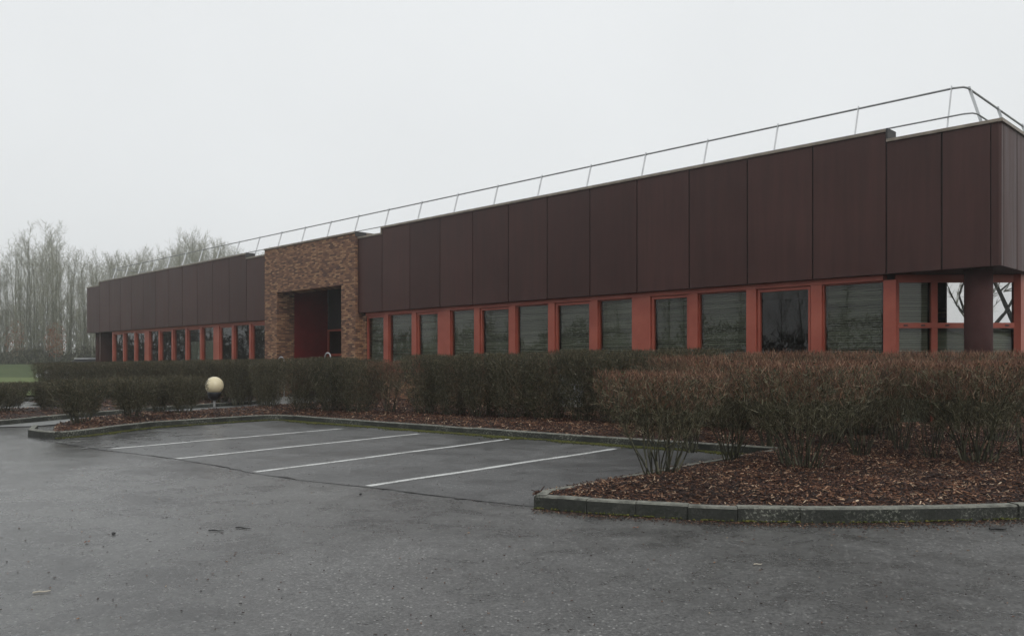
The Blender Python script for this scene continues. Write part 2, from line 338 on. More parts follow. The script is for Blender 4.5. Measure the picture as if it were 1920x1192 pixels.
# the bays keep an older, drier surface with a seam towards the drive
seam = [gpt(*p) for p in ((70, 822), (128, 833), (190, 843), (262, 851), (330, 860), (415, 874), (478, 887), (560, 899), (640, 908), (720, 916), (820, 929), (905, 939), (1000, 949))]
bay = seam + [(4.6, 14.9), (1.9, 16.9), (-6.6, 24.1)]
tag(poly_sheet('parking_bay', bay, 0, M_bay), 'darker asphalt of the marked parking bays')
sm = MB(); rnd = random.Random(3)
sp2 = []
for a, b2 in zip(seam[:-1], seam[1:]):
    for k in range(6): sp2.append((a[0] + (b2[0] - a[0]) * k / 6 + rnd.uniform(-.03, .03), a[1] + (b2[1] - a[1]) * k / 6 + rnd.uniform(-.03, .03)))
n = len(sp2); b0 = 0
for i, (x, y) in enumerate(sp2):
    ww = max(.002, .004 + .016 * noise.noise(Vector((i * .21, 1, 2)))) + (.03 * rnd.random() if rnd.random() < .10 else 0); sm.v += [(x - ww * .5, y - ww, .004), (x + ww * .5, y + ww, .004)]
for i in range(n - 1): sm.f.append((2 * i, 2 * i + 2, 2 * i + 3, 2 * i + 1))
tag(sm.build('asphalt_seam', M_capdark), 'dark seam between drive and parking bays', kind='structure')

def strip(a, b2, wid, z, name, mat, seed=0, wob=.012, n=40):
    r = random.Random(seed); a = Vector((*a, 0)); b2 = Vector((*b2, 0)); d = (b2 - a).normalized(); p = Vector((-d.y, d.x, 0)); m = MB()
    for i in range(n + 1):
        c = a.lerp(b2, i / n) + p * (wob * math.sin(i * .35 + seed)); h = wid / 2 * r.uniform(.86, 1.1)
        m.v += [tuple(c - p * h + Vector((0, 0, z))), tuple(c + p * h + Vector((0, 0, z)))]
    for i in range(n): m.f.append((2 * i, 2 * i + 2, 2 * i + 3, 2 * i + 1))
    return m.build(name, mat)
L = [((690, 911), (1155, 841), 'bay line nearest the front planting island'), ((478, 885), (955, 823), 'second bay line from the front island'),
     ((330, 860), (785, 813), 'third bay line from the front island'), ((210, 841), (640, 803.5), 'farthest complete bay line by the left kerb')]
for i, (a, b2, lb) in enumerate(L):
    o = strip(gpt(*a), gpt(*b2), .125, .004, 'bay_line', M_paint, i); tag(o, 'white painted ' + lb, 'road marking', 'white lines between the parking bays')
o = strip(gpt(97, 830), gpt(160, 826), .10, .004, 'faded_line', M_paintold, 8); tag(o, 'worn short remnant of white line by the kerb nose', 'road marking', 'faded paint remnants')
o = strip(gpt(222, 824), gpt(379, 812), .07, .004, 'faded_line', M_paintold, 9); tag(o, 'faded long white line next to the mossy left kerb', 'road marking', 'faded paint remnants')
o = strip(gpt(154, 840.5), gpt(222, 836), .11, .008, 'faded_line', M_paintold, 10); tag(o, 'chipped white dash beside the start of the farthest bay line', 'road marking', 'faded paint remnants')

path = [(-14.3, 20.6), (-12.2, 21.6), gpt(165, 791), gpt(271, 782), gpt(352, 779.6), gpt(474, 770), (-7.4, 31.2), (-6.4, 37.1), (-11.6, 41.6), (-12.1, 38.6), gpt(488, 757.5), gpt(380, 765), gpt(271, 773), gpt(200, 779), gpt(130, 786)]
tag(poly_sheet('path', path, .016, M_path), 'pale concrete path leading to the brick entrance')

# raised mulch beds
def inside(poly, x, y):
    c = False; n = len(poly)
    for i in range(n):
        x1, y1 = poly[i]; x2, y2 = poly[i - 1]
        if (y1 > y) != (y2 > y) and x < (x2 - x1) * (y - y1) / (y2 - y1) + x1: c = not c
    return c
def edge_dist(poly, x, y):
    best = 9e9; n = len(poly)
    for i in range(n):
        x1, y1 = poly[i]; x2, y2 = poly[i - 1]; dx, dy = x2 - x1, y2 - y1
        t = max(0, min(1, ((x - x1) * dx + (y - y1) * dy) / (dx * dx + dy * dy + 1e-9))); best = min(best, math.hypot(x - x1 - t * dx, y - y1 - t * dy))
    return best
def bed_z(poly, x, y, d=None):
    if d is None: d = edge_dist(poly, x, y)
    return .105 + .10 * min(1, d / .9) + .035 * min(1, d / .3) * noise.noise(Vector((x * 1.3, y * 1.3, 3)))
def make_bed(poly, step, label):
    pts = [Vector(p) for p in poly]; n = len(pts); xs = [p[0] for p in poly]; ys = [p[1] for p in poly]; r = random.Random(5)
    x = min(xs)
    while x < max(xs):
        y = min(ys)
        while y < max(ys):
            px, py = x + r.uniform(-.3, .3) * step, y + r.uniform(-.3, .3) * step
            if inside(poly, px, py) and edge_dist(poly, px, py) > step * .35: pts.append(Vector((px, py)))
            y += step
        x += step
    vs, _, fs, *_ = delaunay_2d_cdt(pts, [(i, (i + 1) % n) for i in range(n)], [], 1, 1e-5)
    me = bpy.data.meshes.new('mulch'); me.from_pydata([(v.x, v.y, bed_z(poly, v.x, v.y)) for v in vs], [], [f for f in fs]); me.materials.append(M_mulchsoil); me.shade_smooth()
    o = link(bpy.data.objects.new('mulch', me)); tag(o, label, kind='structure'); return o
def chips(poly, dens, lab, seed):
    r = np.random.default_rng(seed); xs = [p[0] for p in poly]; ys = [p[1] for p in poly]; P = []; S = []
    x0, x1, y0, y1 = min(xs), max(xs), min(ys), max(ys)
    for i in range(int((x1 - x0) * (y1 - y0) * dens)):
        x, y = r.uniform(x0, x1), r.uniform(y0, y1); k = min(1, (13 / max(4, y)) ** 2)
        if r.random() > k or abs(x) > y * .75 + 1 or not inside(poly, x, y): continue
        d = edge_dist(poly, x, y); P.append((x, y, bed_z(poly, x, y, d) + r.uniform(0, .018))); S.append(1 / math.sqrt(k))
    P = np.array(P); S = np.array(S); n = len(P); a = r.uniform(0, 2 * np.pi, n); el = r.normal(0, .28, n)
    D = np.stack([np.cos(a) * np.cos(el), np.sin(a) * np.cos(el), np.sin(el)], 1); U = np.tile([0, 0, 1.], (n, 1)) + r.normal(0, .3, (n, 3))
    N = U - D * (U * D).sum(1, keepdims=True); N /= np.linalg.norm(N, axis=1, keepdims=True)
    me = chips_mesh('bark_chips', P, D, N, r.gamma(3, .016, n).clip(.02, .14) * S ** .8, r.uniform(.006, .02, n) * S, r.uniform(.003, .009, n), M_chip)
    o = link(bpy.data.objects.new('bark_chips', me)); tag(o, lab, 'bark mulch', kind='stuff'); return o

C0 = Vector((10.904, 18.836)); E_ = Vector((-.7046, .7096)).normalized(); N_ = Vector((-E_.y, E_.x))     # facade: corner, direction along it, outward normal
ROT = math.atan2(E_.y, E_.x)
def wl(t, o): p = C0 + E_ * t + N_ * o; return (p.x, p.y)
front = [gpt(1000, 953), gpt(1045, 957), gpt(1100, 962), gpt(1192, 968), gpt(1290, 974), gpt(1383, 978), gpt(1500, 980), gpt(1608, 980), gpt(1760, 977.5), gpt(1910, 973), (6.6, 9.0), (8.2, 9.4), (10, 9.9), (14, 11)]
left_edge = [(4.62, 14.55), (3.5, 13.35), (2.2, 11.85), (1.1, 10.55), (.33, 9.72)]
rear = [(1.9, 16.75), (-2.3, 20.35), (-5.6, 23.2), (-6.15, 23.75), (-6.6, 24.05), (-7.05, 23.95), (-7.5, 23.45), (-9.0, 21.3), gpt(146, 819), gpt(103, 822.5)]
nose = [gpt(75, 820.5), gpt(52, 816.5), gpt(60, 808)]
def offset(line, dist):
    o = []
    for i, p in enumerate(line):
        a = Vector(line[max(0, i - 1)]); b2 = Vector(line[min(len(line) - 1, i + 1)]); t = (b2 - a).normalized(); o.append((p[0] - t.y * dist, p[1] + t.x * dist))
    return o
KW = .13
bedA = offset(front, KW * .9) + [(20, 16), (20, 19), wl(-6, -6), wl(-2.5, -2.8), wl(.2, -2.7), wl(2.6, -.25), wl(24.8, -.2), (-6.4, 37.0), (-7.4, 31.2), gpt(474, 770), gpt(352, 779.6), gpt(271, 782), gpt(165, 791), gpt(108, 803)] \
    + list(reversed(offset(rear, -KW * .9)))[:1] + list(reversed(offset(rear, -KW * .9)))[1:] + [(4.7, 14.75)] + offset(left_edge, KW * .9 * -1 + .13 * 0) 
bedA = [tuple(p) for p in bedA]
make_bed(bedA, .33, 'dark bark mulch filling the long bed and front island')
chips(bedA, 1350, 'shredded reddish bark chips on the front island and rear bed', 11)
isl2f = [gpt(-160, 808), gpt(0, 798), gpt(60, 792.5), gpt(130, 786), gpt(200, 779), gpt(271, 773), gpt(380, 765), gpt(488, 757.5)]
bedB = offset(isl2f, .12) + [(-10.6, 37), (-19, 36), (-19.2, 33.5), (-15.2, 29.6), gpt(108, 773), gpt(0, 775.5), gpt(-160, 783)]
make_bed(bedB, .5, 'strip of bark mulch left of the path')
chips(bedB, 420, 'bark chips under the low shrubs left of the path', 12)

# kerbs: separate stones with open joints
def kerb(line, label, h=.150, w=KW, seed=0, unit=1.0, closed=False):
    r = random.Random(seed); pts = [Vector(p) for p in line]; m = MB(); seg = []
    for a, b2 in zip(pts[:-1], pts[1:]):
        L_ = (b2 - a).length; k = max(1, int(round(L_ / unit)))
        for j in range(k): seg.append((a.lerp(b2, j / k), a.lerp(b2, (j + 1) / k)))
    for a, b2 in seg:
        d = (b2 - a).normalized(); p = Vector((-d.y, d.x)); g0 = .003; a2 = a + d * g0; c2 = b2 - d * g0; hh = h + r.uniform(-.006, .006); jj = p * r.uniform(-.012, .012)
        A, B, Cc, D = a2 + jj, c2 + jj, c2 + p * w + jj, a2 + p * w + jj; b = len(m.v); ch = .018
        A3, B3 = A + p * ch, B + p * ch
        m.v += [(A.x, A.y, -.03), (B.x, B.y, -.03), (Cc.x, Cc.y, -.03), (D.x, D.y, -.03), (A.x, A.y, hh - ch), (B.x, B.y, hh - ch), (B3.x, B3.y, hh), (A3.x, A3.y, hh), (Cc.x, Cc.y, hh), (D.x, D.y, hh)]
        m.f += [tuple(b + i for i in q) for q in ((0, 3, 2, 1), (0, 1, 5, 4), (4, 5, 6, 7), (7, 6, 8, 9), (1, 2, 8, 6, 5), (2, 3, 9, 8), (3, 0, 4, 7, 9))]
    o = m.build('kerb', M_kerb); tag(o, label, kind='structure'); return o
kerb(front, 'mottled concrete kerb round the front planting island', seed=1, unit=.97)
kerb(list(reversed(left_edge + [front[0]])) if False else left_edge + [front[0]], 'kerb on the bay side of the front island', seed=2)
kerb([gpt(60, 808), gpt(52, 816.5), gpt(75, 820.5), gpt(103, 822.5)] + list(reversed(rear))[1:] + [(4.62, 14.55)], 'mossy kerb along the back of the bays', seed=3)
kerb(isl2f, 'kerb along the left mulch strip', seed=4)
kerb([gpt(-160, 752.5), gpt(90, 751.5)], 'far kerb between road and lawn', seed=5)

# moss along the kerb foot
def moss(line, n, wid, label, seed, side=-1):
    r = np.random.default_rng(seed); pts = np.array(line); seg = np.diff(pts, axis=0); Ls = np.linalg.norm(seg, axis=1); cum = np.concatenate([[0], np.cumsum(Ls)])
    P = []
    for i in range(n):
        s = r.uniform(0, cum[-1]); k = min(np.searchsorted(cum, s, side='right') - 1, len(seg) - 1); u = (s - cum[k]) / Ls[k]; d = seg[k] / Ls[k]; p = np.array([-d[1], d[0]])
        cl = .5 + .5 * noise.noise(Vector((s * .9, seed, 0))) + .35 * noise.noise(Vector((s * 3.1, seed, 5)))
        off = abs(r.normal(0, 1)) * wid * max(.05, cl)
        q = pts[k] + seg[k] * u + p * side * off; P.append((q[0], q[1], .003 + r.uniform(0, .008)))
    P = np.array(P); n = len(P); a = r.uniform(0, 2 * np.pi, n); D = np.stack([np.cos(a), np.sin(a), np.zeros(n)], 1); N = np.tile([0, 0, 1.], (n, 1))
    me = chips_mesh('moss', P, D, N, r.uniform(.008, .04, n), r.uniform(.008, .03, n), r.uniform(.004, .016, n), M_moss)
    o = link(bpy.data.objects.new('moss', me)); tag(o, label, 'moss', kind='stuff')
moss([(4.62, 14.55)] + rear[:4], 12000, .26, 'broad yellow moss on the asphalt at the right end of the rear kerb', 4, 1)
moss([(4.62, 14.55)] + rear, 12000, .15, 'yellow green moss along the foot of the rear kerb', 1, 1)
moss(front[:10], 260, .02, 'sparse green moss at the foot of the front kerb', 2)

# ------------------------------------------------------------------ the office building (its own frame: x along the facade, y out towards the car park)
B = empty('office_building', (C0.x, C0.y, 0), ROT)
tag(B, 'long low office building with brown panel fascia, red window frames and brick entrance', 'building')
ZB, ZLO, ZHI = 3.80, 7.00, 7.25; ZH, ZS = 3.66, 1.33
DEP = 15.0; LEN = 58.65
JR = [.2, 1.24] + [2.51 + 1.879 * k for k in range(13)]
JL = [33.01 + 1.926 * k for k in range(13)] + [LEN]
ret = [.2, 1.24] + [2.51 + 1.879 * k for k in range(7)]
def panel(t0, t1, top, side=False):
    g0 = .020; m = MB()
    if side: m.box(-.0, .035, -t1 + g0, -t0 - g0, ZB, top)
    else: m.box(t0 + g0, t1 - g0, -.035, 0, ZB, top)
    m.build('cladding_panel', M_fascia, B)
cp = MB().prism([(0.003, -.198), (.003, -.05), (.05, -.003), (.198, -.003), (.198, -.035), (.035, -.035), (.035, -.198)][::-1], ZB, ZLO).build('corner_panel', M_fascia, B)
for a, b2 in zip(JR[:-1], JR[1:]): panel(a, b2, ZLO if (b2 < 2.6 or b2 > 24.9) else ZHI)
for i, (a, b2) in enumerate(zip(JL[:-1], JL[1:])): panel(a, b2, ZLO if (i == 0 or i == len(JL) - 2) else ZHI)
for a, b2 in zip(ret[:-1], ret[1:]): panel(a, b2, ZLO if b2 < 2.6 else ZHI, True)
# parapet wall behind the panels, in its low and high stretches
t4 = JR[-2]
def stretch(a, b2, top):
    MB().box(a, b2, -.40, -.036, ZB + .01, top - .012).build('parapet_wall', M_joint, B)
    MB().box(a - .0, b2 + .0, -.44, .045, top, top + .075).build('coping', M_cap, B, bevel=.006)
stretch(.04, 2.50, ZLO); stretch(2.505, t4, ZHI); stretch(t4 + .005, 24.96, ZLO)
stretch(33.0, JL[1] - .005, ZLO); stretch(JL[1], JL[-2], ZHI); stretch(JL[-2] + .005, LEN, ZLO)
for t0 in (2.505, JL[1]):                         # coping turned down at a step that faces the near corner
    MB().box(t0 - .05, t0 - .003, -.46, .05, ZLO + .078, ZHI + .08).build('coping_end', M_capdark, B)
MB().box(t4 + .006, t4 + .05, -.44, .05, ZLO + .078, ZHI + .076).build('coping_end', M_cap, B)
MB().box(JL[-2] + .006, JL[-2] + .05, -.44, .05, ZLO + .078, ZHI + .076).build('coping_end', M_cap, B)
MB().box(.036, .40, -DEP, -.41, ZB + .01, ZLO - .012).build('parapet_wall', M_joint, B)
MB().box(-.045, .44, -DEP, -.445, ZLO, ZLO + .075).build('coping', M_cap, B)
MB().box(-.045, .038, -.444, .045, ZLO, ZLO + .075).build('coping', M_cap, B)
MB().box(LEN - .4, LEN, -DEP, -.41, ZB + .01, ZLO).build('parapet_wall', M_fascia, B)
MB().box(.45, LEN - .42, -DEP, -.46, 6.3, 6.5).build('roof', M_roof, B)
# brick portal
BO0, BO1, OT0, OT1, OZ = 24.93, 32.80, 26.02, 31.60, 5.07; BP = .13
m = MB(); m.box(BO0, OT0, -.82, BP, 0, ZHI - .02); m.box(OT1, BO1, -.82, BP, 0, ZHI - .02); m.box(OT0 + .0, OT1 - .0, -.82, BP - .0, OZ, ZHI - .02)
m.build('brick_portal', M_brick, B)
MB().box(BO0 - .03, BO1 + .03, -.99, BP + .05, ZHI - .018, ZHI + .06).build('coping', M_cap, B, bevel=.006)
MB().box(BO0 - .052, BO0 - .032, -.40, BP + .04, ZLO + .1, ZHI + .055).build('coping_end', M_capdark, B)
PD = 2.75
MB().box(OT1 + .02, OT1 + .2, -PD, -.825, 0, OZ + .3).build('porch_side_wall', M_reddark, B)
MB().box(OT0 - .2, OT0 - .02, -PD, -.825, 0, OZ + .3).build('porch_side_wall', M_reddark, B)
MB().box(OT0 - .2, OT1 + .2, -PD, -.825, OZ + .31, OZ + .4).build('porch_ceiling', M_dark, B)  # near-black colour stands in for the shade at the top of the porch
m = MB().box(OT0, OT1, -PD - .2, -PD - .01, 3.35, OZ + .3); m.build('porch_back_wall', M_dark, B)  # dark colour carries the shade deep in the recess
def frame_rect(m, x0, x1, y0, y1, z0, z1, w):
    m.box(x0, x0 + w, y0, y1, z0, z1); m.box(x1 - w, x1, y0, y1, z0, z1); m.box(x0 + w, x1 - w, y0, y1, z1 - w, z1); m.box(x0 + w, x1 - w, y0, y1, z0, z0 + w); return m
for k in range(4):
    a = OT0 + (OT1 - OT0) * k / 4; b2 = OT0 + (OT1 - OT0) * (k + 1) / 4
    m = MB(); frame_rect(m, a + .003, b2 - .003, -PD - .06, -PD + .04, 0.02, 3.345, .09); m.box(a + .093, b2 - .093, -PD - .06, -PD + .04, 2.0, 2.12)
    f = m.build('entrance_door', M_red, B); MB().box(a + .093, b2 - .093, -PD - .02, -PD - .01, .11, 1.998).build('glass', M_glass, f); MB().box(a + .093, b2 - .093, -PD - .02, -PD - .01, 2.122, 3.25).build('glass', M_glass, f)
# window line
def mull(name, tc, wd): MB().box(tc - wd / 2, tc + wd / 2, -.36, -.20, ZS + .002, ZH).build(name, M_red, B, bevel=.006)
def window(a, b2, sash, kind, seed):
    yf0, yf1 = -.40, -.27; m = MB()
    w1 = .03; frame_rect(m, a, b2, yf0, yf1, ZS + .001, ZH - .001, w1)
    wo = m.build('window', M_red, B); x0, x1, z0, z1 = a + w1 + .001, b2 - w1 - .001, ZS + w1 + .002, ZH - w1 - .002
    if sash:
        s = MB(); frame_rect(s, x0, x1, -.36, -.25, z0, z1, .06); s.build('sash', M_red, wo); x0 += .061; x1 -= .061; z0 += .061; z1 -= .061
    MB().box(x0, x1, -.335, -.325, z0, z1).build('glass', M_glass, wo)
    r = random.Random(seed)
    if kind == 'blind':
        s = MB(); z = z1 - .03; i = 0; dr = r.uniform(-.004, .004)
        while z > z0 + .02:
            j = r.uniform(-.009, .009); k2 = r.uniform(-.006, .006) + dr; tl = .024 + r.uniform(-.006, .006); b = len(s.v)
            for xx, zz in ((x0 + .10, z + j), (x1 - .02, z + k2)):
                s.v += [(xx, -.42, zz - tl), (xx, -.452, zz + tl), (xx, -.449, zz + tl + .003), (xx, -.417, zz - tl + .003)]
            s.f += [tuple(b + q for q in ff) for ff in ((0, 1, 5, 4), (1, 2, 6, 5), (2, 3, 7, 6), (3, 0, 4, 7), (0, 3, 2, 1), (4, 5, 6, 7))]
            z -= .062; i += 1
        for f in (.22, .62):
            xx = x0 + (x1 - x0) * f; s.box(xx, xx + .006, -.414, -.41, z0, z1)
        s.box(x0 + .03, x1 - .01, -.46, -.41, z1 - .02, z1 + .02); s.build('blind', M_blind, wo)
    elif kind == 'half':
        MB().box(x0 + .02, x1 - .02, -.43, -.42, z0, z0 + (z1 - z0) * .68).build('blind', M_blindpale, wo)
    return wo
rk = ['blind', 'dark', 'blind', 'blind', 'blind', 'blind', 'blind', 'blind', 'blind', 'blind', 'blind', 'blind']
W_, WW = .30, .70
J2 = [2.51 + 1.879 * k for k in range(13)]
MB().box(2.36, 2.66, -.42, -.20, .0, ZH).build('corner_post', M_red, B, bevel=.006)
for k in range(12):
    a, b2 = J2[k], J2[k + 1]; wa = WW if k in (4, 9) else W_; wb = WW if k + 1 in (4, 9) else W_
    if k == 11: b2 = BO0 - .30; wb = 0
    window(a + wa / 2 + .001, b2 - wb / 2 - .001, k % 2 == 1 if k < 4 or k > 8 else k % 2 == 1, rk[k], 100 + k)
    if k > 0: mull('pilaster' if k in (4, 9) else 'mullion', a, wa)
MB().box(BO0 - .30, BO0 - .003, -.42, -.19, 0, ZH).build('brick_pier', M_brick, B)
lk = ['dark', 'dark', 'dark', 'half', 'half', 'dark', 'dark', 'dark', 'dark', 'dark', 'dark']
for k in range(11):
    a, b2 = JL[k], JL[k + 1]; wa = WW if k in (3, 8) else .23; wb = WW if k + 1 in (3, 8) else .23
    if k == 0: a = BO1 + .002; wa = 0
    window(a + wa / 2 + .001, b2 - wb / 2 - .001, k % 2 == 0, lk[k], 200 + k)
    if k > 0: mull('pilaster' if k in (3, 8) else 'mullion', a, wa)
mull('mullion', JL[11], .22)
MB().box(2.67, BO0 - .302, -.46, -.19, ZH + .001, ZB - .002).build('window_head', M_red, B)
MB().box(BO1 + .003, JL[11] + .11, -.46, -.19, ZH + .001, ZB - .002).build('window_head', M_red, B)
MB().box(2.67, BO0 - .302, -.46, -.17, ZS - .075, ZS).build('window_sill', M_red, B)
MB().box(BO1 + .003, JL[11] + .11, -.46, -.17, ZS - .075, ZS).build('window_sill', M_red, B)
m = MB(); m.box(2.67, 12.4, -.46, -.22, 0, ZS - .077); m.box(13.5, BO0 - .302, -.46, -.22, 0, ZS - .077); m.build('plinth_wall', M_brick, B)
MB().box(12.402, 13.498, -.44, -.26, .05, ZS - .077).build('vent_panel', M_post, B)
MB().box(BO1 + .003, JL[11] + .11, -.46, -.22, 0, ZS - .077).build('plinth_wall', M_brick, B)
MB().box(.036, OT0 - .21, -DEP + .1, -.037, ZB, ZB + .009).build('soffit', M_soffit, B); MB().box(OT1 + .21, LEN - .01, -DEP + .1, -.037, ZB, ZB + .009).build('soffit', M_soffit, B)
# interior: floor, partition and ceiling line seen through the glass
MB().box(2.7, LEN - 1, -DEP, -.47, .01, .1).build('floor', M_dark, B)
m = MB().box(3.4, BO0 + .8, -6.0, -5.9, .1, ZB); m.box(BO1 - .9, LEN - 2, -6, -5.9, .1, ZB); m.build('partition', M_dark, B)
MB().box(LEN - 1.9, LEN - 1.6, -DEP, -.3, 0, ZB).build('end_wall', M_fascia, B)
MB().box(.3, LEN - 1.6, -DEP - .2, -DEP + .09, 0, 6.9).build('back_wall', M_brick, B)
# return side below the fascia: windows and brick seen only from another place
MB().box(.23, .45, -DEP + .1, -2.66, 0, 1.25).build('plinth_wall', M_brick, B)
for k in range(6):
    a = 2.51 + 1.879 * k; m = MB()
    m.box(.20, .36, -a - .15, -a + .15, (0 if k == 0 else 1.252), ZB - .002); m.build('corner_post' if k == 0 else 'mullion', M_red, B)
    m = MB(); y0, y1 = -a - 1.879 + .152, -a - .152
    m.box(.27, .40, y0, y0 + .05, 1.255, ZB - .003); m.box(.27, .40, y1 - .05, y1, 1.255, ZB - .003); m.box(.27, .40, y0 + .05, y1 - .05, ZB - .14, ZB - .003); m.box(.27, .40, y0 + .05, y1 - .05, 1.255, 1.33)
    wo = m.build('window', M_red, B); MB().box(.325, .335, y0 + .051, y1 - .051, 1.331, ZB - .142).build('glass', M_glass, wo)
    MB().box(.42, .43, y0 + .051, y1 - .051, 1.331, ZB - .142).build('blind', M_blindpale, wo)
MB().box(.23, .45, -DEP + .1, -2.66 - 1.879 * 6 + .3, 1.252, ZB - .002).build('plinth_wall', M_brick, B)
# chamfered corner glazing: from (2.51,-.30) to (.30,-2.51)
ch = empty('corner_glazing', ((2.51 + .28) / 2, -(2.51 + .28) / 2, 0), R_(135)); ch.parent = B     # local x runs along the chamfer, local y into the room
CL = math.hypot(2.23, 2.23) / 2
def cbox(m, x0, x1, z0, z1, y0=-.05, y1=.05): return m.box(x0, x1, y0, y1, z0, z1)
ch.rotation_euler = (0, 0, R_(45)); # x axis along (1,1): from (.28,-2.51) to (2.51,-.28)
fr = MB(); third = 2 * CL / 3
cbox(fr, -CL + .12, CL - .12, .02, .14); cbox(fr, -CL + .12, CL - .12, 3.60, 3.79)
cbox(fr, -CL + .12, CL - .12, 2.48, 2.61, -.06, .06)
for k in (1, 2):
    x = -CL + third * k
    for z0, z1 in ((.141, 2.479), (2.611, 3.599)): cbox(fr, x - .075, x + .075, z0, z1)
fo = fr.build('frame', M_red, ch)
MB().box(-CL - .1, CL + .1, -.12, .35, 0, .0195 + .03 * 0).build('threshold', M_path, ch)
for k in range(3):
    # k=0 lies farthest right in the photograph
    x0 = -CL + third * k + (.12 if k == 0 else .076); x1 = -CL + third * (k + 1) - (.12 if k == 2 else .076)
    cb = MB().box(x0, x1, -.005, .005, .141, 2.479).build('glass', M_glass, ch)
    if k == 2: MB().box(x0, x1, -.005, .005, 2.611, 3.599).build('glass', M_glass, ch)
    else:
        xs = x1 - (.22 if k == 1 else .0)
        MB().box(x0, xs, -.005, .005, 2.611, 3.599).build('glass', M_mirror, ch)
        if k == 1: MB().box(xs + .001, x1, -.005, .005, 2.611, 3.599).build('glass', M_glass, ch)
    for zt, zb_ in ((2.46, .16),) + (((3.58, 2.63),) if k == 2 else ()):
        s = MB(); z = zt
        while z > zb_:
            s.v += [(x0 + .02, -.10, z - .018), (x1 - .02, -.10, z - .018), (x1 - .02, -.12, z + .02), (x0 + .02, -.12, z + .02)]; b = len(s.v) - 4; s.f.append((b, b + 1, b + 2, b + 3)); z -= .045
        s.build('blind', M_blind, ch)
    for hx in (.25, .75):
        xx = x0 + (x1 - x0) * hx; MB().box(xx - .05, xx + .05, .062, .075, 2.53, 2.56).build('handle', M_black, ch)
MB().lathe(.65, -.65, [(.30, 0), (.30, ZB - .002)], 40).build('column', M_col, B, smooth=False)
MB().lathe(LEN - .75, -.65, [(.30, 0), (.30, ZB - .002)], 32).build('column', M_col, B)
for o in B.children:
    if o.name.startswith('column'):
        for p in o.data.polygons: p.use_smooth = len(p.vertices) == 4

# roof railing: raked posts, two tubes; corner and side runs
RL = empty('roof_railing', (C0.x, C0.y, ZLO), ROT); tag(RL, 'galvanised safety railing with inclined pale posts round the roof edge', 'railing')
a_t, z_t, a_m, z_m, a_b, z_b = 1.07, 8.29 - ZLO, .78, 7.54 - ZLO, .52, 6.82 - ZLO
END = 56.9
def rail(a, z, r, name):
    MB().tube([(a, -13.2, z), (a, -a - .25, z), (a + .06, -a - .07, z), (a + .25, -a, z), (END - .25, -a, z), (END - .07, -a - .06, z), (END, -a - .25, z), (END, -13.2, z)], r, 8).build(name, M_rail, RL, smooth=True)
rail(a_t, z_t, .026, 'top_rail'); rail(a_m, z_m, .020, 'mid_rail')
def rpost(pb, pt, axis):
    m = MB(); h = .035; x0, y0, z0 = pb; x1, y1, z1 = pt
    if axis == 'x': q = [(-h, -.008), (h, -.008), (h, .008), (-h, .008)]
    else: q = [(-.008, -h), (.008, -h), (.008, h), (-.008, h)]
    m.v += [(x0 + a, y0 + c, z0) for a, c in q] + [(x1 + a, y1 + c, z1) for a, c in q]
    m.f += [(3, 2, 1, 0), (4, 5, 6, 7), (0, 1, 5, 4), (1, 2, 6, 5), (2, 3, 7, 6), (3, 0, 4, 7)]
    m.build('post', M_post, RL)
k = 0; t = 1.37
while t < END - .2:
    rpost((t, -a_b + .04, z_b - .5), (t, -a_t - .02, z_t + .07), 'y'); t += 2.277
for s in (1.42, 3.7, 5.97, 8.25, 10.5, 12.8):
    rpost((a_b - .04, -s, z_b - .5), (a_t + .02, -s, z_t + .07), 'y' if False else 'x')
    rpost((END + .4, -s, z_b - .5), (END + .02, -s, z_t + .07), 'x')

# handrails at the entrance
def hoop(t, o, name, label, z=2.08, w=.5):
    x, y = wl(t, o); e = empty(name, (x, y, 0), ROT); pts = [(-w / 2, 0, .0), (-w / 2, 0, z - .22), (-w / 2 + .07, 0, z - .07), (-w / 4 + .03, 0, z - .01), (0, 0, z), (w / 4 - .03, 0, z - .01), (w / 2 - .07, 0, z - .07), (w / 2, 0, z - .22), (w / 2, 0, 0)]
    MB().tube(pts, .03, 10).build('hoop_tube', M_steel, e, smooth=True)
    MB().lathe(-w / 2, 0, [(.07, 0.03), (.07, .045)], 16).build('base_plate', M_steel, e); MB().lathe(w / 2, 0, [(.07, 0.03), (.07, .045)], 16).build('base_plate', M_steel, e)
    tag(e, label, 'handrail', 'steel hoops at the entrance')
hoop(26.2, .7, 'steel_hoop', 'bright curved steel hoop before the right brick pier of the entrance')
hoop(30.9, .3, 'steel_hoop', 'flat topped steel hoop beside the left brick pier of the entrance', 1.93, .55)

# ------------------------------------------------------------------ globe lamp
lx, ly = gpt(402, 779); LP = empty('globe_lamp', (lx, ly, .06)); tag(LP, 'short bollard lamp with yellowed round globe, stained on one side, on the mulch', 'lamp')
gl = MB(); pr = [(.001, -.272)] + [(.275 * math.cos(a), .275 * math.sin(a)) for a in np.linspace(-1.45, 1.45, 22)] + [(.001, .272)]
gl.lathe(0, 0, pr, 36); go = gl.build('globe', M_globe, LP, smooth=True); go.location = (0, 0, .87)
MB().lathe(0, 0, [(.06, .42), (.10, .43), (.17, .50), (.20, .58), (.205, .65), (.19, .675)], 28).build('collar', M_black, LP, smooth=True)
MB().lathe(0, 0, [(.038, 0), (.038, .43)], 20).build('pole', M_steelgrey, LP, smooth=True)

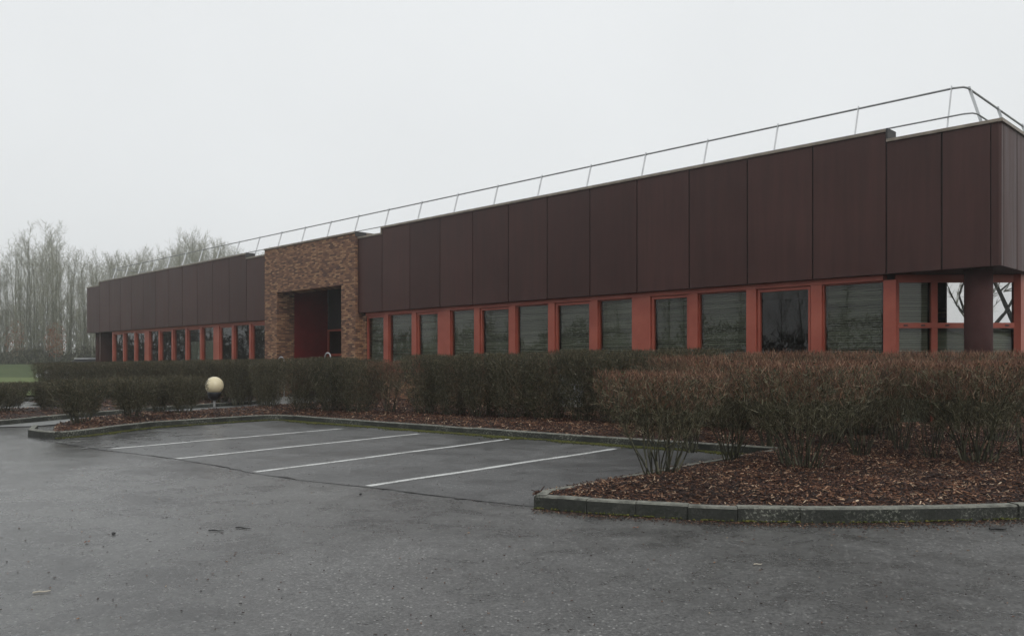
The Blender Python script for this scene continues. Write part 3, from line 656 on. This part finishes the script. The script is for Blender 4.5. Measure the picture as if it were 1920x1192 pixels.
# ------------------------------------------------------------------ shrubs
def rv(r): 
    while True:
        v = Vector((r.uniform(-1, 1), r.uniform(-1, 1), r.uniform(-1, 1)))
        if .05 < v.length < 1: return v.normalized()
def shrub(seed, Rd, H, nst, nfill, ntop, r0=.13, thick=1.0, low=.32, leaves=0, leafmat=None, leaflow=.3, pw=.75, tipmat=None):
    r = random.Random(seed); st = []; tw = []; tp = []
    def rad(z): return r0 + (Rd - r0) * min(1, max(0, z / (H * .78))) ** pw
    def seg(L_, a, b2, ra, rb): L_.append((*a, *b2, ra, rb))
    for i in range(nst):
        a = r.uniform(0, 2 * math.pi); q = r0 * math.sqrt(r.random()); p = Vector((q * math.cos(a), q * math.sin(a), -.06))
        a += r.uniform(-.5, .5); tilt = r.uniform(.02, 1.0) ** .8 * math.atan2(Rd - r0, H * .62); dv = Vector((math.cos(a) * math.sin(tilt), math.sin(a) * math.sin(tilt), math.cos(tilt)))
        rr = r.uniform(.007, .015) * thick; k = 0; zt = H * r.uniform(.82, 1.0)
        while p.z < zt and k < 14:
            L_ = r.uniform(.11, .19); dv = (dv + rv(r) * .17 + Vector((0, 0, .06))).normalized(); p2 = p + dv * L_; seg(st, p, p2, rr, rr * .88); rr *= .88; p = p2; k += 1
            if p.z > H * low * .8:
                for _ in range(r.choice((1, 2, 2, 3))):
                    bv = (dv * .6 + rv(r) * .75 + Vector((0, 0, .25))).normalized(); bp = p.copy(); br = max(.0028, rr * .55)
                    for j in range(3):
                        bv = (bv + rv(r) * .22 + Vector((0, 0, .1))).normalized(); b3 = bp + bv * r.uniform(.07, .15)
                        if b3.z > H: break
                        seg(tw, bp, b3, br, br * .8); br *= .8; bp = b3
                        for _2 in range(r.choice((1, 2, 2))):
                            tv = (bv * .5 + rv(r) * .7 + Vector((0, 0, .45))).normalized(); t2 = bp + tv * r.uniform(.05, .15)
                            if t2.z < H + .04: seg(tp if t2.z > H * r.uniform(.62, .9) else tw, bp, t2, .0026, .0014)
    def spot(zlo, zhi, edge=.0):
        z = r.uniform(zlo, zhi); a = r.uniform(0, 2 * math.pi); q = math.sqrt(r.uniform(edge, 1)); R2 = rad(z) * (1 + .10 * math.sin(3 * a + seed) + .07 * math.sin(5 * a + 2 * seed)); return Vector((q * R2 * math.cos(a), q * R2 * math.sin(a), z))
    for i in range(nfill):
        z0 = H * low + (H * .93 - H * low) * r.random() ** .8; p = spot(z0, z0 + .01); out_ = Vector((p.x, p.y, 0)) * (.35 / Rd)
        v = (rv(r) * .75 + Vector((0, 0, .65)) + out_).normalized(); L_ = r.uniform(.07, .20); m2 = p + v * L_ * .5; p2 = m2 + (v + rv(r) * .35).normalized() * L_ * .5
        if p2.z < H: seg(tw, p, m2, .0034, .0026); seg(tw, m2, p2, .0026, .0015)
    for i in range(ntop):
        zz = H * (.98 - .36 * r.random() ** 1.9); p = spot(zz, zz + .01); v = (rv(r) * .55 + Vector((0, 0, .9))).normalized(); L_ = r.uniform(.06, .15); p2 = p + v * L_
        top = H + .09 * noise.noise(Vector((p.x * 2.6, p.y * 2.6, seed))) + r.uniform(-.03, .05) + (.07 if r.random() < .03 else 0)
        if p2.z > top: v2 = (top - p.z) / max(.01, p2.z - p.z); p2 = p + (p2 - p) * max(.2, v2)
        seg(tp, p, p2, .0036, .0016)
    out_ = {'stems': seg_mesh('stems', st, M_stem), 'twigs': seg_mesh('twigs', tw, M_twig), 'shoot_tips': seg_mesh('shoot_tips', tp, tipmat or M_tip)}
    if leaves:
        q = np.random.default_rng(seed); P = np.zeros((leaves, 3))
        for i in range(leaves):
            z0 = H * leaflow + (H - H * leaflow) * q.random() ** .85; P[i] = spot(z0, z0 + .01, .15)
        D = q.normal(0, 1, (leaves, 3)); D /= np.linalg.norm(D, axis=1, keepdims=True); U = q.normal(0, 1, (leaves, 3)); Bn = np.cross(D, U); Bn /= np.linalg.norm(Bn, axis=1, keepdims=True)
        N2 = np.cross(D, Bn); l = q.uniform(.012, .026, (leaves, 1)); wv = l * .5; V = np.stack([P - D * l, P + Bn * wv + N2 * wv * .3, P + D * l, P - Bn * wv + N2 * wv * .3], 1)
        V[..., 2] = np.minimum(V[..., 2], H + .03)
        out_['leaves'] = np_mesh('leaves', V.reshape(-1, 3), np.arange(leaves * 4).reshape(-1, 4), leafmat or M_leaf)
    return out_
def place_shrub(proto, x, y, z, s, rz, name, label, group, cat='shrub', sz=None):
    e = empty(name, (x, y, z), rz); e.scale = (s, s, sz or s); tag(e, label, cat, group)
    for k, me in proto.items(): link(bpy.data.objects.new(k, me), e)
    return e
rr = random.Random(77)
PF = [shrub(i, (.82, .74, .88, .78, .70)[i], 1.5, (30, 20, 34, 24, 15)[i], (1900, 1150, 2300, 1500, 850)[i], (2000, 1500, 2300, 1800, 1200)[i], (.19, .13, .22, .15, .11)[i], 1.15, .36, (700, 400, 1100, 500, 250)[i], M_leaf, .5, (.95, 1.1, .85, 1.0, 1.2)[i]) for i in range(5)]           # bare twiggy island shrubs
PR = [shrub(20 + i, (.78, .70, .84, .74)[i], 1.62, 30, (2700, 2200, 3000, 2400)[i], 1300, (.30, .22, .34, .26)[i], 1.0, .16, (7000, 5200, 7600, 6000)[i], M_leafd, .06, .6, M_olive) for i in range(4)]  # denser rear hedge
PL = [shrub(40 + i, .66, 1.1, 26, 2300, 1200, .15, 1.1, .22, 3800, M_leafd, .26, .75, M_olive) for i in range(2)]         # low left shrubs
front_sh = [((1238, 890), 1.0, 1.35, 'bare twiggy island shrub nearest the bays, splayed from a narrow base'),
    ((1372, 862), .92, 1.50, 'island shrub with dark stems just right of the splayed end shrub'),
    ((1502, 883), 1.02, 1.47, 'wide vase shaped island shrub at the front, right of the dark stemmed one'),
    ((1612, 862), .85, 1.50, 'narrow based island shrub in front of the glimpse of brick'),
    ((1690, 850), .85, 1.52, 'small island shrub leaning left below the red corner post'),
    ((1748, 866), .70, 1.46, 'thin open island shrub of a few pale upright stems'),
    ((1832, 874), 1.0, 1.47, 'bulky green stemmed island shrub under the round column'),
    ((1925, 862), .95, 1.50, 'island shrub cut by the right edge of the photo'),
    ((1300, 842), .85, 1.58, 'back row island shrub beside the end of the rear kerb'),
    ((1440, 836), .9, 1.66, 'back row island shrub behind the wide vase shaped one'),
    ((1560, 836), .9, 1.66, 'back row island shrub left of the glimpse of brick'),
    ((1665, 832), .9, 1.66, 'back row island shrub right of the glimpse of brick'),
    ((1770, 834), .9, 1.66, 'back row island shrub below the left pane of the corner glazing'),
    ((1870, 834), .9, 1.66, 'back row island shrub below the round column'),
    ((1985, 838), .9, 1.62, 'back row island shrub beyond the right edge')]
for i, ((px, py), s, h, lb) in enumerate(front_sh):
    x, y = gpt(px, py, .15)
    place_shrub(PF[(0, 1, 2, 1, 4, 4, 2, 3, 3, 1, 3, 4, 4, 3, 1)[i]], x, y, .16, s, rr.uniform(0, 6.28), 'twiggy_shrub', lb, 'bare shrubs on the front island', sz=(h - .16 + .14) / 1.5)
# rear hedge along the building, right of the entrance
HL = [(-6.2, 25.3), (-5.3, 24.9), (-4.45, 24.5), (-3.50, 24.2), (-2.42, 23.6), (-1.6, 23.1), (-.75, 22.5), (.1, 21.9), (.9, 21.3), (1.7, 20.6), (2.45, 19.9), (3.2, 19.2), (3.95, 18.6), (4.7, 18.1), (5.5, 17.6), (6.3, 17.2), (7.1, 16.8)]
HN = ['at the left end by the path', 'below the right entrance pier', 'just left of the brick gap', 'slim one arching over the brick gap', 'just right of the brick gap', 'below the third window from the entrance', 'below the first wide red pilaster', 'below the first window after the pilaster', 'below the second window after the pilaster', 'left of the pale vent panel', 'in front of the pale vent panel', 'below the second wide red pilaster', 'half hidden by the end island shrub', 'behind the left island shrubs', 'behind the middle island shrubs', 'behind the wide island shrub', 'behind the right island shrubs']
for i, p in enumerate(HL):
    place_shrub(PF[4] if i == 3 else PR[(i * 3 + i // 4) % 4], p[0], p[1], .14, .98 if i < 3 else 1.0, rr.uniform(0, 6.28), 'hedge_shrub', 'dense dark clipped shrub of the rear hedge, ' + HN[i], 'shrubs of the hedge along the building', sz=(1.62 if i < 4 else 1.70 if i < 8 else 1.76 if i < 13 else 1.62) / 1.62 * (1 + .02 * math.sin(i * 2.3)))
bs = [((505, 768), .78, 1.55, 'dark clipped shrub standing alone at the bend of the path'), ((447, 757), .9, 1.6, 'dark shrub right of the globe lamp, before the entrance path')]
for i, ((px, py), s, h, lb) in enumerate(bs):
    x, y = gpt(px, py, .1); place_shrub(PR[i % 3], x, y, .12, s, rr.uniform(0, 6), 'hedge_shrub', lb, 'dark shrubs by the entrance path', sz=h / 1.62)
# far hedge behind the path on the left
LHN = ['at its free left end', 'second from its free end', 'third from its free end', 'behind the first low shrub', 'behind the gap of the low shrubs', 'behind the second low shrub', 'right of the second low shrub', 'behind the third low shrub', 'left of the globe lamp', 'behind the globe lamp', 'just right of the globe lamp', 'nearest the entrance']
for i in range(12):
    t = i / 11; x = -18.9 + t * 9.6; y = 34.6 - t * 2.9
    place_shrub(PR[(i + 1) % 3], x, y, .10, .92, rr.uniform(0, 6), 'hedge_shrub', 'dark clipped shrub of the far left hedge, ' + LHN[i], 'shrubs of the far left hedge', sz=(1.54 + .012 * i) / 1.62)
for i, ((px, py), s, h, lb) in enumerate([((152, 797), .98, 1.10, 'low vase shaped shrub nearest the kerb nose'), ((247, 788), .95, 1.12, 'low vase shaped shrub in the middle of the left strip'), ((344, 780), .84, 1.12, 'low vase shaped shrub just left of the globe lamp'),
        ((297, 779), .66, 1.05, 'small low shrub filling the gap before the lamp shrub')]):
    x, y = gpt(px, py, .12); place_shrub(PL[i % 2], x, y, .12, s * 1.05, rr.uniform(0, 6), 'low_shrub', lb, 'low shrubs on the left strip', sz=h / 1.1)
for i, ((px, py), s, h, lb) in enumerate([((12, 778), 1.0, .95, 'low shrub cut by the left edge of the photo'), ((88, 775), .72, .95, 'small low shrub on the mulch left of the path'), ((-75, 781), 1.0, .95, 'low shrub beyond the left edge')]):
    x, y = gpt(px, py, .1); place_shrub(PL[(i + 1) % 2], x, y, .1, s, rr.uniform(0, 6), 'low_shrub', lb, 'low shrubs on the far left mulch', sz=h / 1.1)

# ------------------------------------------------------------------ trees
def bare_tree(seed, H, spread, up=.5, n1=26, thick=1.0, minz=.28, twl=1.0, dense=1, first=3):
    r = random.Random(seed); tr = []; cr = []
    p = Vector((0, 0, -.3)); dv = Vector((0, 0, 1)); ra = H * .0125 * thick; nodes = []; N = 14
    for i in range(N):
        dv = (dv + rv(r) * .05 + Vector((0, 0, .12))).normalized(); p2 = p + dv * (H * .93 / N); tr.append((*p, *p2, ra, ra * .88)); nodes.append((p2.copy(), ra)); ra *= .86; p = p2
    for i in range(n1):
        z = minz + (1 - minz) * (i + r.random()) / n1; k = min(N - 1, int(z * N)); bp, br = nodes[k]; bp = bp + Vector((0, 0, r.uniform(-.5, .5) * H / N)); a = r.uniform(0, 6.283)
        L_ = H * spread * (.35 + .75 * math.sin(math.pi * min(1, max(0, z * .92)) ** 1.2)) * r.uniform(.7, 1.2); bv = Vector((math.cos(a), math.sin(a), up + r.uniform(-.15, .3))).normalized(); rb = max(.02, br * .45); q = bp
        for j in range(5):
            bv = (bv + rv(r) * .16 + Vector((0, 0, .10))).normalized(); q2 = q + bv * L_ / 5; (tr if j < first and rb > .03 else cr).append((*q, *q2, rb, rb * .78)); rb *= .78; q = q2
            for _ in range(3 * dense):
                v = (bv * .5 + rv(r) * .8 + Vector((0, 0, .35))).normalized(); q3 = q; rc = max(.012, rb * .45)
                for jj in range(3):
                    v = (v + rv(r) * .2 + Vector((0, 0, .08))).normalized(); q4 = q3 + v * L_ * .085 * twl * r.uniform(.7, 1.3); cr.append((*q3, *q4, rc, rc * .8)); rc = max(.008, rc * .75); q3 = q4
                    for _3 in range(2):
                        v3 = (v * .6 + rv(r) * .7 + Vector((0, 0, .2))).normalized(); cr.append((*q3, *(q3 + v3 * L_ * .07 * twl * r.uniform(.6, 1.4)), rc * .85, .005))
    return tr, cr
def tree_meshes(t, mt=None, mc=None): return seg_mesh('trunk', t[0], mt or M_bark), seg_mesh('crown', t[1], mc or M_crown)
TP = [tree_meshes(bare_tree(300 + i, 20, .15, 1.8, 22, 1.15, .14, 1.2, 1)) for i in range(5)]
TQ = [tree_meshes(bare_tree(320 + i, 15, .20, 1.5, 19, 1.1, .16, 1.2, 1)) for i in range(3)]
def place_tree(pm, x, y, z, s, label, group, name='bare_tree', sz=None):
    e = empty(name, (x, y, z), rr.uniform(0, 6.28)); e.scale = (s, s, sz or s); tag(e, label, 'tree', group)
    link(bpy.data.objects.new('trunk', pm[0]), e); link(bpy.data.objects.new('crown', pm[1]), e); return e
def skyline(px):                                          # pixel height of the wood's outline in the photograph
    pts = [(-60, 480), (0, 480), (25, 455), (50, 425), (75, 455), (98, 428), (120, 432), (140, 460), (165, 485), (205, 470), (250, 480), (290, 478), (320, 462), (345, 445), (375, 440), (400, 452), (430, 455), (470, 478), (560, 500)]
    for a, b2 in zip(pts[:-1], pts[1:]):
        if a[0] <= px <= b2[0]: return a[1] + (b2[1] - a[1]) * (px - a[0]) / (b2[0] - a[0])
    return 480
LAB = 'tall bare winter tree in the misty wood left of the building'
tall = {50: 'tallest bare tree of the misty wood, with a narrow crown, at the far left', 104: 'broad bare tree rising over the wood right of the tallest one', 352: 'bare tree standing highest above the roof left of the brick portal'}
for px, lb in tall.items():
    Z = 126; x = (px - CX) * Z / F; h = (HZ - skyline(px) + 6) / F * Z - .1; place_tree(TP[px % 4], x, Z, 1.5, h / 20, lb, 'trees of the wood beyond the lawn')
for row, (Z, stp, n0) in enumerate(((124, 14, 0), (131, 12, 5), (140, 13, 9), (152, 13, 2))):
    px = -70 + n0
    while px < 500:
        q = px + rr.uniform(-6, 6); zz = Z + rr.uniform(-4, 4); top = skyline(q) + (4 + rr.uniform(0, 80 if q < 170 else 26)  - row * 4); h = (HZ - top) / F * zz
        pm = TP[rr.randrange(5)] if rr.random() < .7 else TQ[rr.randrange(3)]; H0 = 20 if pm in TP else 15
        roof = 527.6 - .1937 * (q - 188); behind = q > 172
        if not behind or top < roof + 6: place_tree(pm, (q - CX) * zz / F, zz, 1.4, h / H0 * rr.uniform(.9, 1.1), 'bare winter tree showing only its crown above the roof of the left wing' if behind else LAB, 'tree crowns above the left wing' if behind else 'trees of the wood beyond the lawn', sz=h / H0)
        px += stp
# the small beech that keeps its dead leaves
def leafcloud(name, n, c, rx, rz, size, mat, seed):
    q = np.random.default_rng(seed); d = q.normal(0, 1, (n, 3)); d /= np.linalg.norm(d, axis=1, keepdims=True); P = np.array(c) + d * (q.random((n, 1)) ** .4) * np.array([rx, rx, rz])
    D = q.normal(0, 1, (n, 3)); D /= np.linalg.norm(D, axis=1, keepdims=True); U = q.normal(0, 1, (n, 3)); Bn = np.cross(D, U); Bn /= np.linalg.norm(Bn, axis=1, keepdims=True); s = q.uniform(.5, 1, (n, 1)) * size
    V = np.stack([P - D * s, P + Bn * s * .6, P + D * s, P - Bn * s * .6], 1); return np_mesh(name, V.reshape(-1, 3), np.arange(n * 4).reshape(-1, 4), mat)
for px, zz, h, lb, n in ((104, 119, 6.2, 'small tree holding orange brown dead leaves before the wood', 900), (28, 121, 6.5, 'rust tinted small tree at the far left before the wood', 420)):
    x = (px - CX) * zz / F; e = empty('beech_tree', (x, zz, 1.4)); tag(e, lb, 'tree', 'small russet trees before the wood')
    t = bare_tree(400 + px, h, .2, 1.2, 14); link(bpy.data.objects.new('trunk', seg_mesh('trunk', t[0], M_bark)), e); link(bpy.data.objects.new('crown', seg_mesh('crown', t[1], M_crown)), e)
    link(bpy.data.objects.new('leaves', leafcloud('leaves', n, (0, 0, h * .58), 1.5, h * .42, .13, M_russet, px)), e)
# undergrowth at the wood's edge
q = np.random.default_rng(8); P = []
for i in range(26000):
    x = q.uniform(-88, -26); y = q.uniform(120, 128) ; z = 1.3 + q.random() ** 1.3 * (2.0 + .6 * math.sin(x * .7) + .4 * math.sin(x * 1.9)); P.append((x, y, z))
P = np.array(P); v = q.normal(0, .6, (len(P), 3)) + np.array([0, 0, .5]); v /= np.linalg.norm(v, axis=1, keepdims=True); L_ = q.uniform(.2, .7, (len(P), 1))
P2 = np.stack([q.uniform(-98, -30, 26000), q.uniform(132, 156, 26000), 1.3 + q.random(26000) ** 1.5 * 9.5], 1); v2 = q.normal(0, .5, (26000, 3)) + np.array([0, 0, .7]); v2 /= np.linalg.norm(v2, axis=1, keepdims=True)
S2 = np.hstack([P2, P2 + v2 * q.uniform(.4, 1.3, (26000, 1)), np.full((26000, 1), .035), np.full((26000, 1), .02)])
o = link(bpy.data.objects.new('undergrowth', seg_mesh('undergrowth', S2, M_crown))); tag(o, 'grey green saplings filling the depth of the wood', 'undergrowth', kind='stuff')
o = link(bpy.data.objects.new('undergrowth', seg_mesh('undergrowth', np.hstack([P, P + v * L_, np.full((len(P), 1), .05), np.full((len(P), 1), .03)]), M_stem))); tag(o, 'dark tangled undergrowth along the foot of the wood', 'undergrowth', kind='stuff')

# grass bank before the wood
m = MB(); xs = np.linspace(-140, 60, 41); ys = [100, 106, 110, 114, 118, 122, 400]; zs = [-.02, .25, .8, 1.3, 1.5, 1.55, 1.6]
for j, y in enumerate(ys):
    for i, x in enumerate(xs): m.v.append((x, y, zs[j] + (.06 * math.sin(x * .21 + j) if 0 < j < 6 else 0)))
for j in range(len(ys) - 1):
    for i in range(40): a = j * 41 + i; m.f.append((a, a + 1, a + 42, a + 41))
tag(m.build('terrain', M_bank, smooth=True), 'low dark grass bank in front of the wood', kind='structure')

# bare trees out of frame to the left and behind the camera: what the windows mirror
for i, (x, y, s) in enumerate([(-50, 44, .72), (-47, 31, .8), (-53, 20, .75), (-46, 9, .8), (-52, -2, .78), (-44, -13, .85), (-50, 53, .7), (-58, 38, .9), (-60, 14, .9), (-60, 26, .95), (-55, 12, .8), (-49, 38, .75), (-46, 15, .7), (-52, 26, .8), (-47, 4, .7), (-49, -8, .8), (-56, -16, .9), (-40, -20, .8), (-62, 6, 1), (-66, 20, 1), (-66, 33, 1), (-64, 44, 1), (-28, -30, .8), (-52, 60, .8), (-57, 67, .85), (-62, 58, .85), (-60, 75, .85), (-68, 68, .9), (-70, 82, .9), (-78, 74, 1), (-64, 86, .8), (-34, -26, .8), (-22, -34, .85), (-56, 3, .95), (-42, -30, .9), (-12, -44, .9), (-62, 48, .9)]):
    place_tree(TQ[i % 3] if i % 2 else TP[i % 4], x, y, 0, s * .9, 'bare tree by the drive outside the photo, mirrored in the windows', 'bare trees along the drive')
bt = tree_meshes(bare_tree(504, 14, .75, .8, 15, 2.6, .16, 1.0, 1, 5)); S3 = []
def limb(pts, r0, r1):
    n = len(pts) - 1
    for i in range(n): S3.append((*pts[i], *pts[i + 1], r0 + (r1 - r0) * i / n, r0 + (r1 - r0) * (i + 1) / n))
limb([(2.9, 0, -.3), (2.8, .1, 1.6), (2.6, 0, 3.3)], .36, .27); limb([(2.6, 0, 3.3), (2.1, -.1, 4.4), (1.35, 0, 5.9), (.4, .1, 7.6), (-.3, 0, 9)], .20, .07)
limb([(2.6, 0, 3.3), (.9, .3, 3.9), (1.3, .5, 4.5), (2.0, .5, 5.7), (2.5, .6, 7.0), (2.9, .5, 9)], .13, .06); limb([(2.6, 0, 3.2), (.2, .8, 3.6), (-1.0, .7, 4.5), (-1.35, .6, 5.6), (-.7, .5, 7.2)], .15, .05)
limb([(-1.0, .7, 4.5), (-1.6, .8, 5.0), (-2.2, .8, 6.3)], .07, .03); limb([(1.35, 0, 5.9), (1.9, .1, 6.4), (2.7, 0, 7.0)], .06, .03); limb([(2.1, -.1, 4.4), (2.6, 0, 5.0), (3.3, 0, 5.2)], .07, .03)
bt = (seg_mesh('trunk', S3, M_darkbark), bt[1])
bt_ = place_tree(bt, 27.3, -8.5, 0, 1, 'large spreading bare tree mirrored in the upper corner panes', None, 'spreading_tree'); bt_.rotation_euler = (0, 0, 0)

q = np.random.default_rng(9); P = []
for i in range(22000):
    s_ = q.random(); x = -56 + 7 * q.random() + max(0, s_ - .6) * 110 - max(0, .3 - s_) * 45 ; y = 88 - 111 * s_ - max(0, s_ - .6) * 30; z = -.1 + q.random() ** 1.2 * (4.6 + .9 * math.sin(y * .6) + .6 * math.sin(y * 1.9)); P.append((x, y, z))
P = np.array(P); v = q.normal(0, .6, (len(P), 3)) + np.array([0, 0, .6]); v /= np.linalg.norm(v, axis=1, keepdims=True); L_ = q.uniform(.3, .9, (len(P), 1))
o = link(bpy.data.objects.new('undergrowth', seg_mesh('undergrowth', np.hstack([P, P + v * L_, np.full((len(P), 1), .06), np.full((len(P), 1), .04)]), M_stem))); tag(o, 'tangled scrub under the trees along the drive, outside the photo', 'undergrowth', kind='stuff')

# ------------------------------------------------------------------ car and markers beyond the hedge
def car(x, y, rz, label):
    e = empty('parked_car', (x, y, 0), rz); e.scale = (1, 1, 1.05); tag(e, label, 'car')
    lower = [(-2.3, .42), (-2.35, .75), (-2.25, 1.08), (-1.0, 1.16), (2.2, 1.16), (2.33, .95), (2.33, .42)]
    upper = [(-1.05, 1.162), (-.35, 1.72), (0, 1.86), (1.5, 1.9), (2.0, 1.84), (2.2, 1.162)]
    def ext(poly, hw, top=None):
        m = MB(); n = len(poly)
        m.v += [(px, -hw if pz < 1.3 else -hw + .12, pz) for px, pz in poly] + [(px, hw if pz < 1.3 else hw - .12, pz) for px, pz in poly]
        m.f += [tuple(range(n)), tuple(reversed(range(n, 2 * n)))] + [(i, (i + 1) % n, n + (i + 1) % n, n + i) for i in range(n)]; return m
    body = ext(lower, .92).build('body', M_white, e, bevel=.05)
    cabin = ext(upper, .84).build('cabin', M_black, e, bevel=.04)
    MB().box(-.2, 1.95, -.66, .66, 1.872, 1.93).build('roof_panel', M_white, e, bevel=.02)
    for s in (-1, 1): MB().tube([(-.1, s * .55, 1.90), (0, s * .55, 1.965), (1.7, s * .55, 1.98), (1.85, s * .55, 1.9)], .02, 6).build('roof_rail', M_black, e)
    for wx in (-1.45, 1.45):
        for s in (-1, 1):
            m = MB().lathe(0, 0, [(.2, -.11), (.33, -.11), (.35, -.08), (.35, .08), (.33, .11), (.2, .11)], 24); w_ = m.build('wheel', M_tyre, e); w_.location = (wx, s * .86, .35); w_.rotation_euler = (R_(90), 0, 0)
            c = MB().lathe(0, 0, [(.05, -.12), (.2, -.118), (.2, .118), (.05, .12)], 20).build('rim', M_steel, w_)
    for s in (-1, 1): MB().box(-2.36, -2.28, s * .62 - .16, s * .62 + .16, .82, .96).build('headlight', M_post, e)
poly_sheet('road', [(-42, 58), (-27.5, 60), (-22, 70), (-42, 70)], -.004, M_drive)
car(-32.9, 64.5, 0, 'white estate car mostly hidden behind the far left hedge')
x, y = gpt(86, 709); e = empty('marker_post', (x, y, 0)); tag(e, 'thin white marker post on the lawn by the hedge end', 'post')
MB().box(-.09, .09, -.06, .06, 0, .78).build('shaft', M_white, e, bevel=.01); MB().box(-.11, .11, -.08, .08, .78, .86).build('cap', M_white, e)
x, y = gpt(73, 708.5); e = empty('marker_sign', (x, y, 0)); tag(e, 'squat white sign on the lawn left of the marker post', 'sign')
MB().box(-.3, .3, -.03, .03, .12, .5).build('board', M_white, e); MB().box(-.22, -.17, -.02, .02, 0, .119).build('leg', M_white, e); MB().box(.17, .22, -.02, .02, 0, .119).build('leg', M_white, e)

# ------------------------------------------------------------------ small litter on the asphalt
def lump(px, py, s, name, mat, label, flat=.6):
    x, y = gpt(px, py); r = random.Random(px); bm = bmesh.new(); bmesh.ops.create_icosphere(bm, subdivisions=2, radius=s)
    for v in bm.verts: v.co *= r.uniform(.82, 1.15); v.co.z = v.co.z * flat + s * flat * .8
    me = bpy.data.meshes.new(name); bm.to_mesh(me); bm.free(); me.materials.append(mat); o = link(bpy.data.objects.new(name, me)); o.location = (x, y, .0); tag(o, label, name.replace('_', ' '), None)
lump(213, 1001, .02, 'pebble', M_pebble, 'black pebble alone on the drive at left')
lump(676, 927, .018, 'pebble', M_pebble, 'black pebble just below the nearest bay line')
def stick(px, py, L_, a, mat, label, name='twig', r=.006):
    x, y = gpt(px, py); m = MB(); m.tube([(-L_ / 2, 0, r), (-L_ / 6, L_ * .05, r * 1.3), (L_ / 5, -.01, r), (L_ / 2, L_ * .06, r)], [r, r * 1.1, r, r * .5], 6); o = m.build(name, mat); o.location = (x, y, .0); o.rotation_euler = (0, 0, a); tag(o, label, name.replace('_', ' '))
stick(78, 1110, .11, .5, M_strip, 'pale wood splinter on the drive at lower left', 'wood_splinter')
stick(1421, 1058, .07, .1, M_strip, 'pale splinter below the front kerb', 'wood_splinter', .005)
stick(1872, 993, .18, .1, M_pebble, 'dark bark strip on the asphalt below the right end of the kerb', 'bark_strip', .014)
stick(455, 990, .16, -.3, M_pebble, 'thin dark twig on the drive, right of the other one')
stick(405, 995, .15, -.1, M_pebble, 'thin dark twig on the drive, left of the other one')
stick(1552, 903, .22, 0.05, M_strip, 'long pale stick lying on the island mulch', 'stick', .008); bpy.data.objects['stick'].location.z = .19
def leaf(px, py, s, a, label):
    x, y = gpt(px, py); m = MB(); m.v += [(-s, 0, .004), (-s * .3, s * .5, .016), (s * .5, s * .4, .006), (s, 0, .02), (s * .4, -s * .45, .008), (-s * .4, -s * .4, .018), (0, 0, .01)]; m.f += [(0, 6, 1), (1, 6, 2), (2, 6, 3), (3, 6, 4), (4, 6, 5), (5, 6, 0)]
    o = m.build('dead_leaf', M_deadleaf); o.location = (x, y, 0); o.rotation_euler = (0, 0, a); tag(o, label, 'leaf')
leaf(1192, 990, .035, .3, 'curled brown leaf on the asphalt below the kerb tip')
leaf(163, 1017, .03, 1.1, 'brown leaf on the wet drive left of the pebble')
q = np.random.default_rng(31); n = 4200; P = np.zeros((n, 3))
for i in range(n):
    Z = 4.2 + 14 * q.random() ** 1.3; P[i] = (q.uniform(-.62, .62) * Z, Z, .0)
P[:260, 0] = q.uniform(3.2, 6, 260); P[:260, 1] = 8.45 - np.abs(q.normal(0, .22, 260))
P[260:3000, 0] = q.uniform(.2, 6.2, 2740); P[260:3000, 1] = np.interp(P[260:3000, 0], [a[0] for a in front], [a[1] for a in front]) - .015 - np.abs(q.normal(0, .13, 2740))
P = P[np.array([not inside(bedA, a, b2) for a, b2, _ in P])]; n = len(P)
a = q.uniform(0, 6.28, n); D = np.stack([np.cos(a), np.sin(a), np.zeros(n)], 1)
o = link(bpy.data.objects.new('grit', chips_mesh('grit', P, D, np.tile([0, 0, 1.], (n, 1)), q.uniform(.004, .022, n), q.uniform(.003, .008, n), q.uniform(.002, .006, n), M_chip))); tag(o, 'fine bark grit scattered over the asphalt', 'grit', kind='stuff')

# ------------------------------------------------------------------ haze
m, t, b = newmat('winter haze'); t.nodes.remove(b); pv = nd(t, 'VolumePrincipled'); pv.inputs['Density'].default_value = .0012; pv.inputs['Color'].default_value = (.985, .995, 1, 1); pv.inputs['Anisotropy'].default_value = .7
t.links.new(pv.outputs[0], t.nodes['Material Output'].inputs['Volume'])
hz = MB().box(-200, 110, -75, 210, -1.1, 34).build('haze', m); tag(hz, 'thin winter haze filling the air', kind='stuff')
# the ground sheet reaches beyond the haze's sides, so trim it to the air it lies in
for v, (x, y) in zip(g.data.vertices, ((-199, -74), (109, -74), (109, 209), (-199, 209))): pass
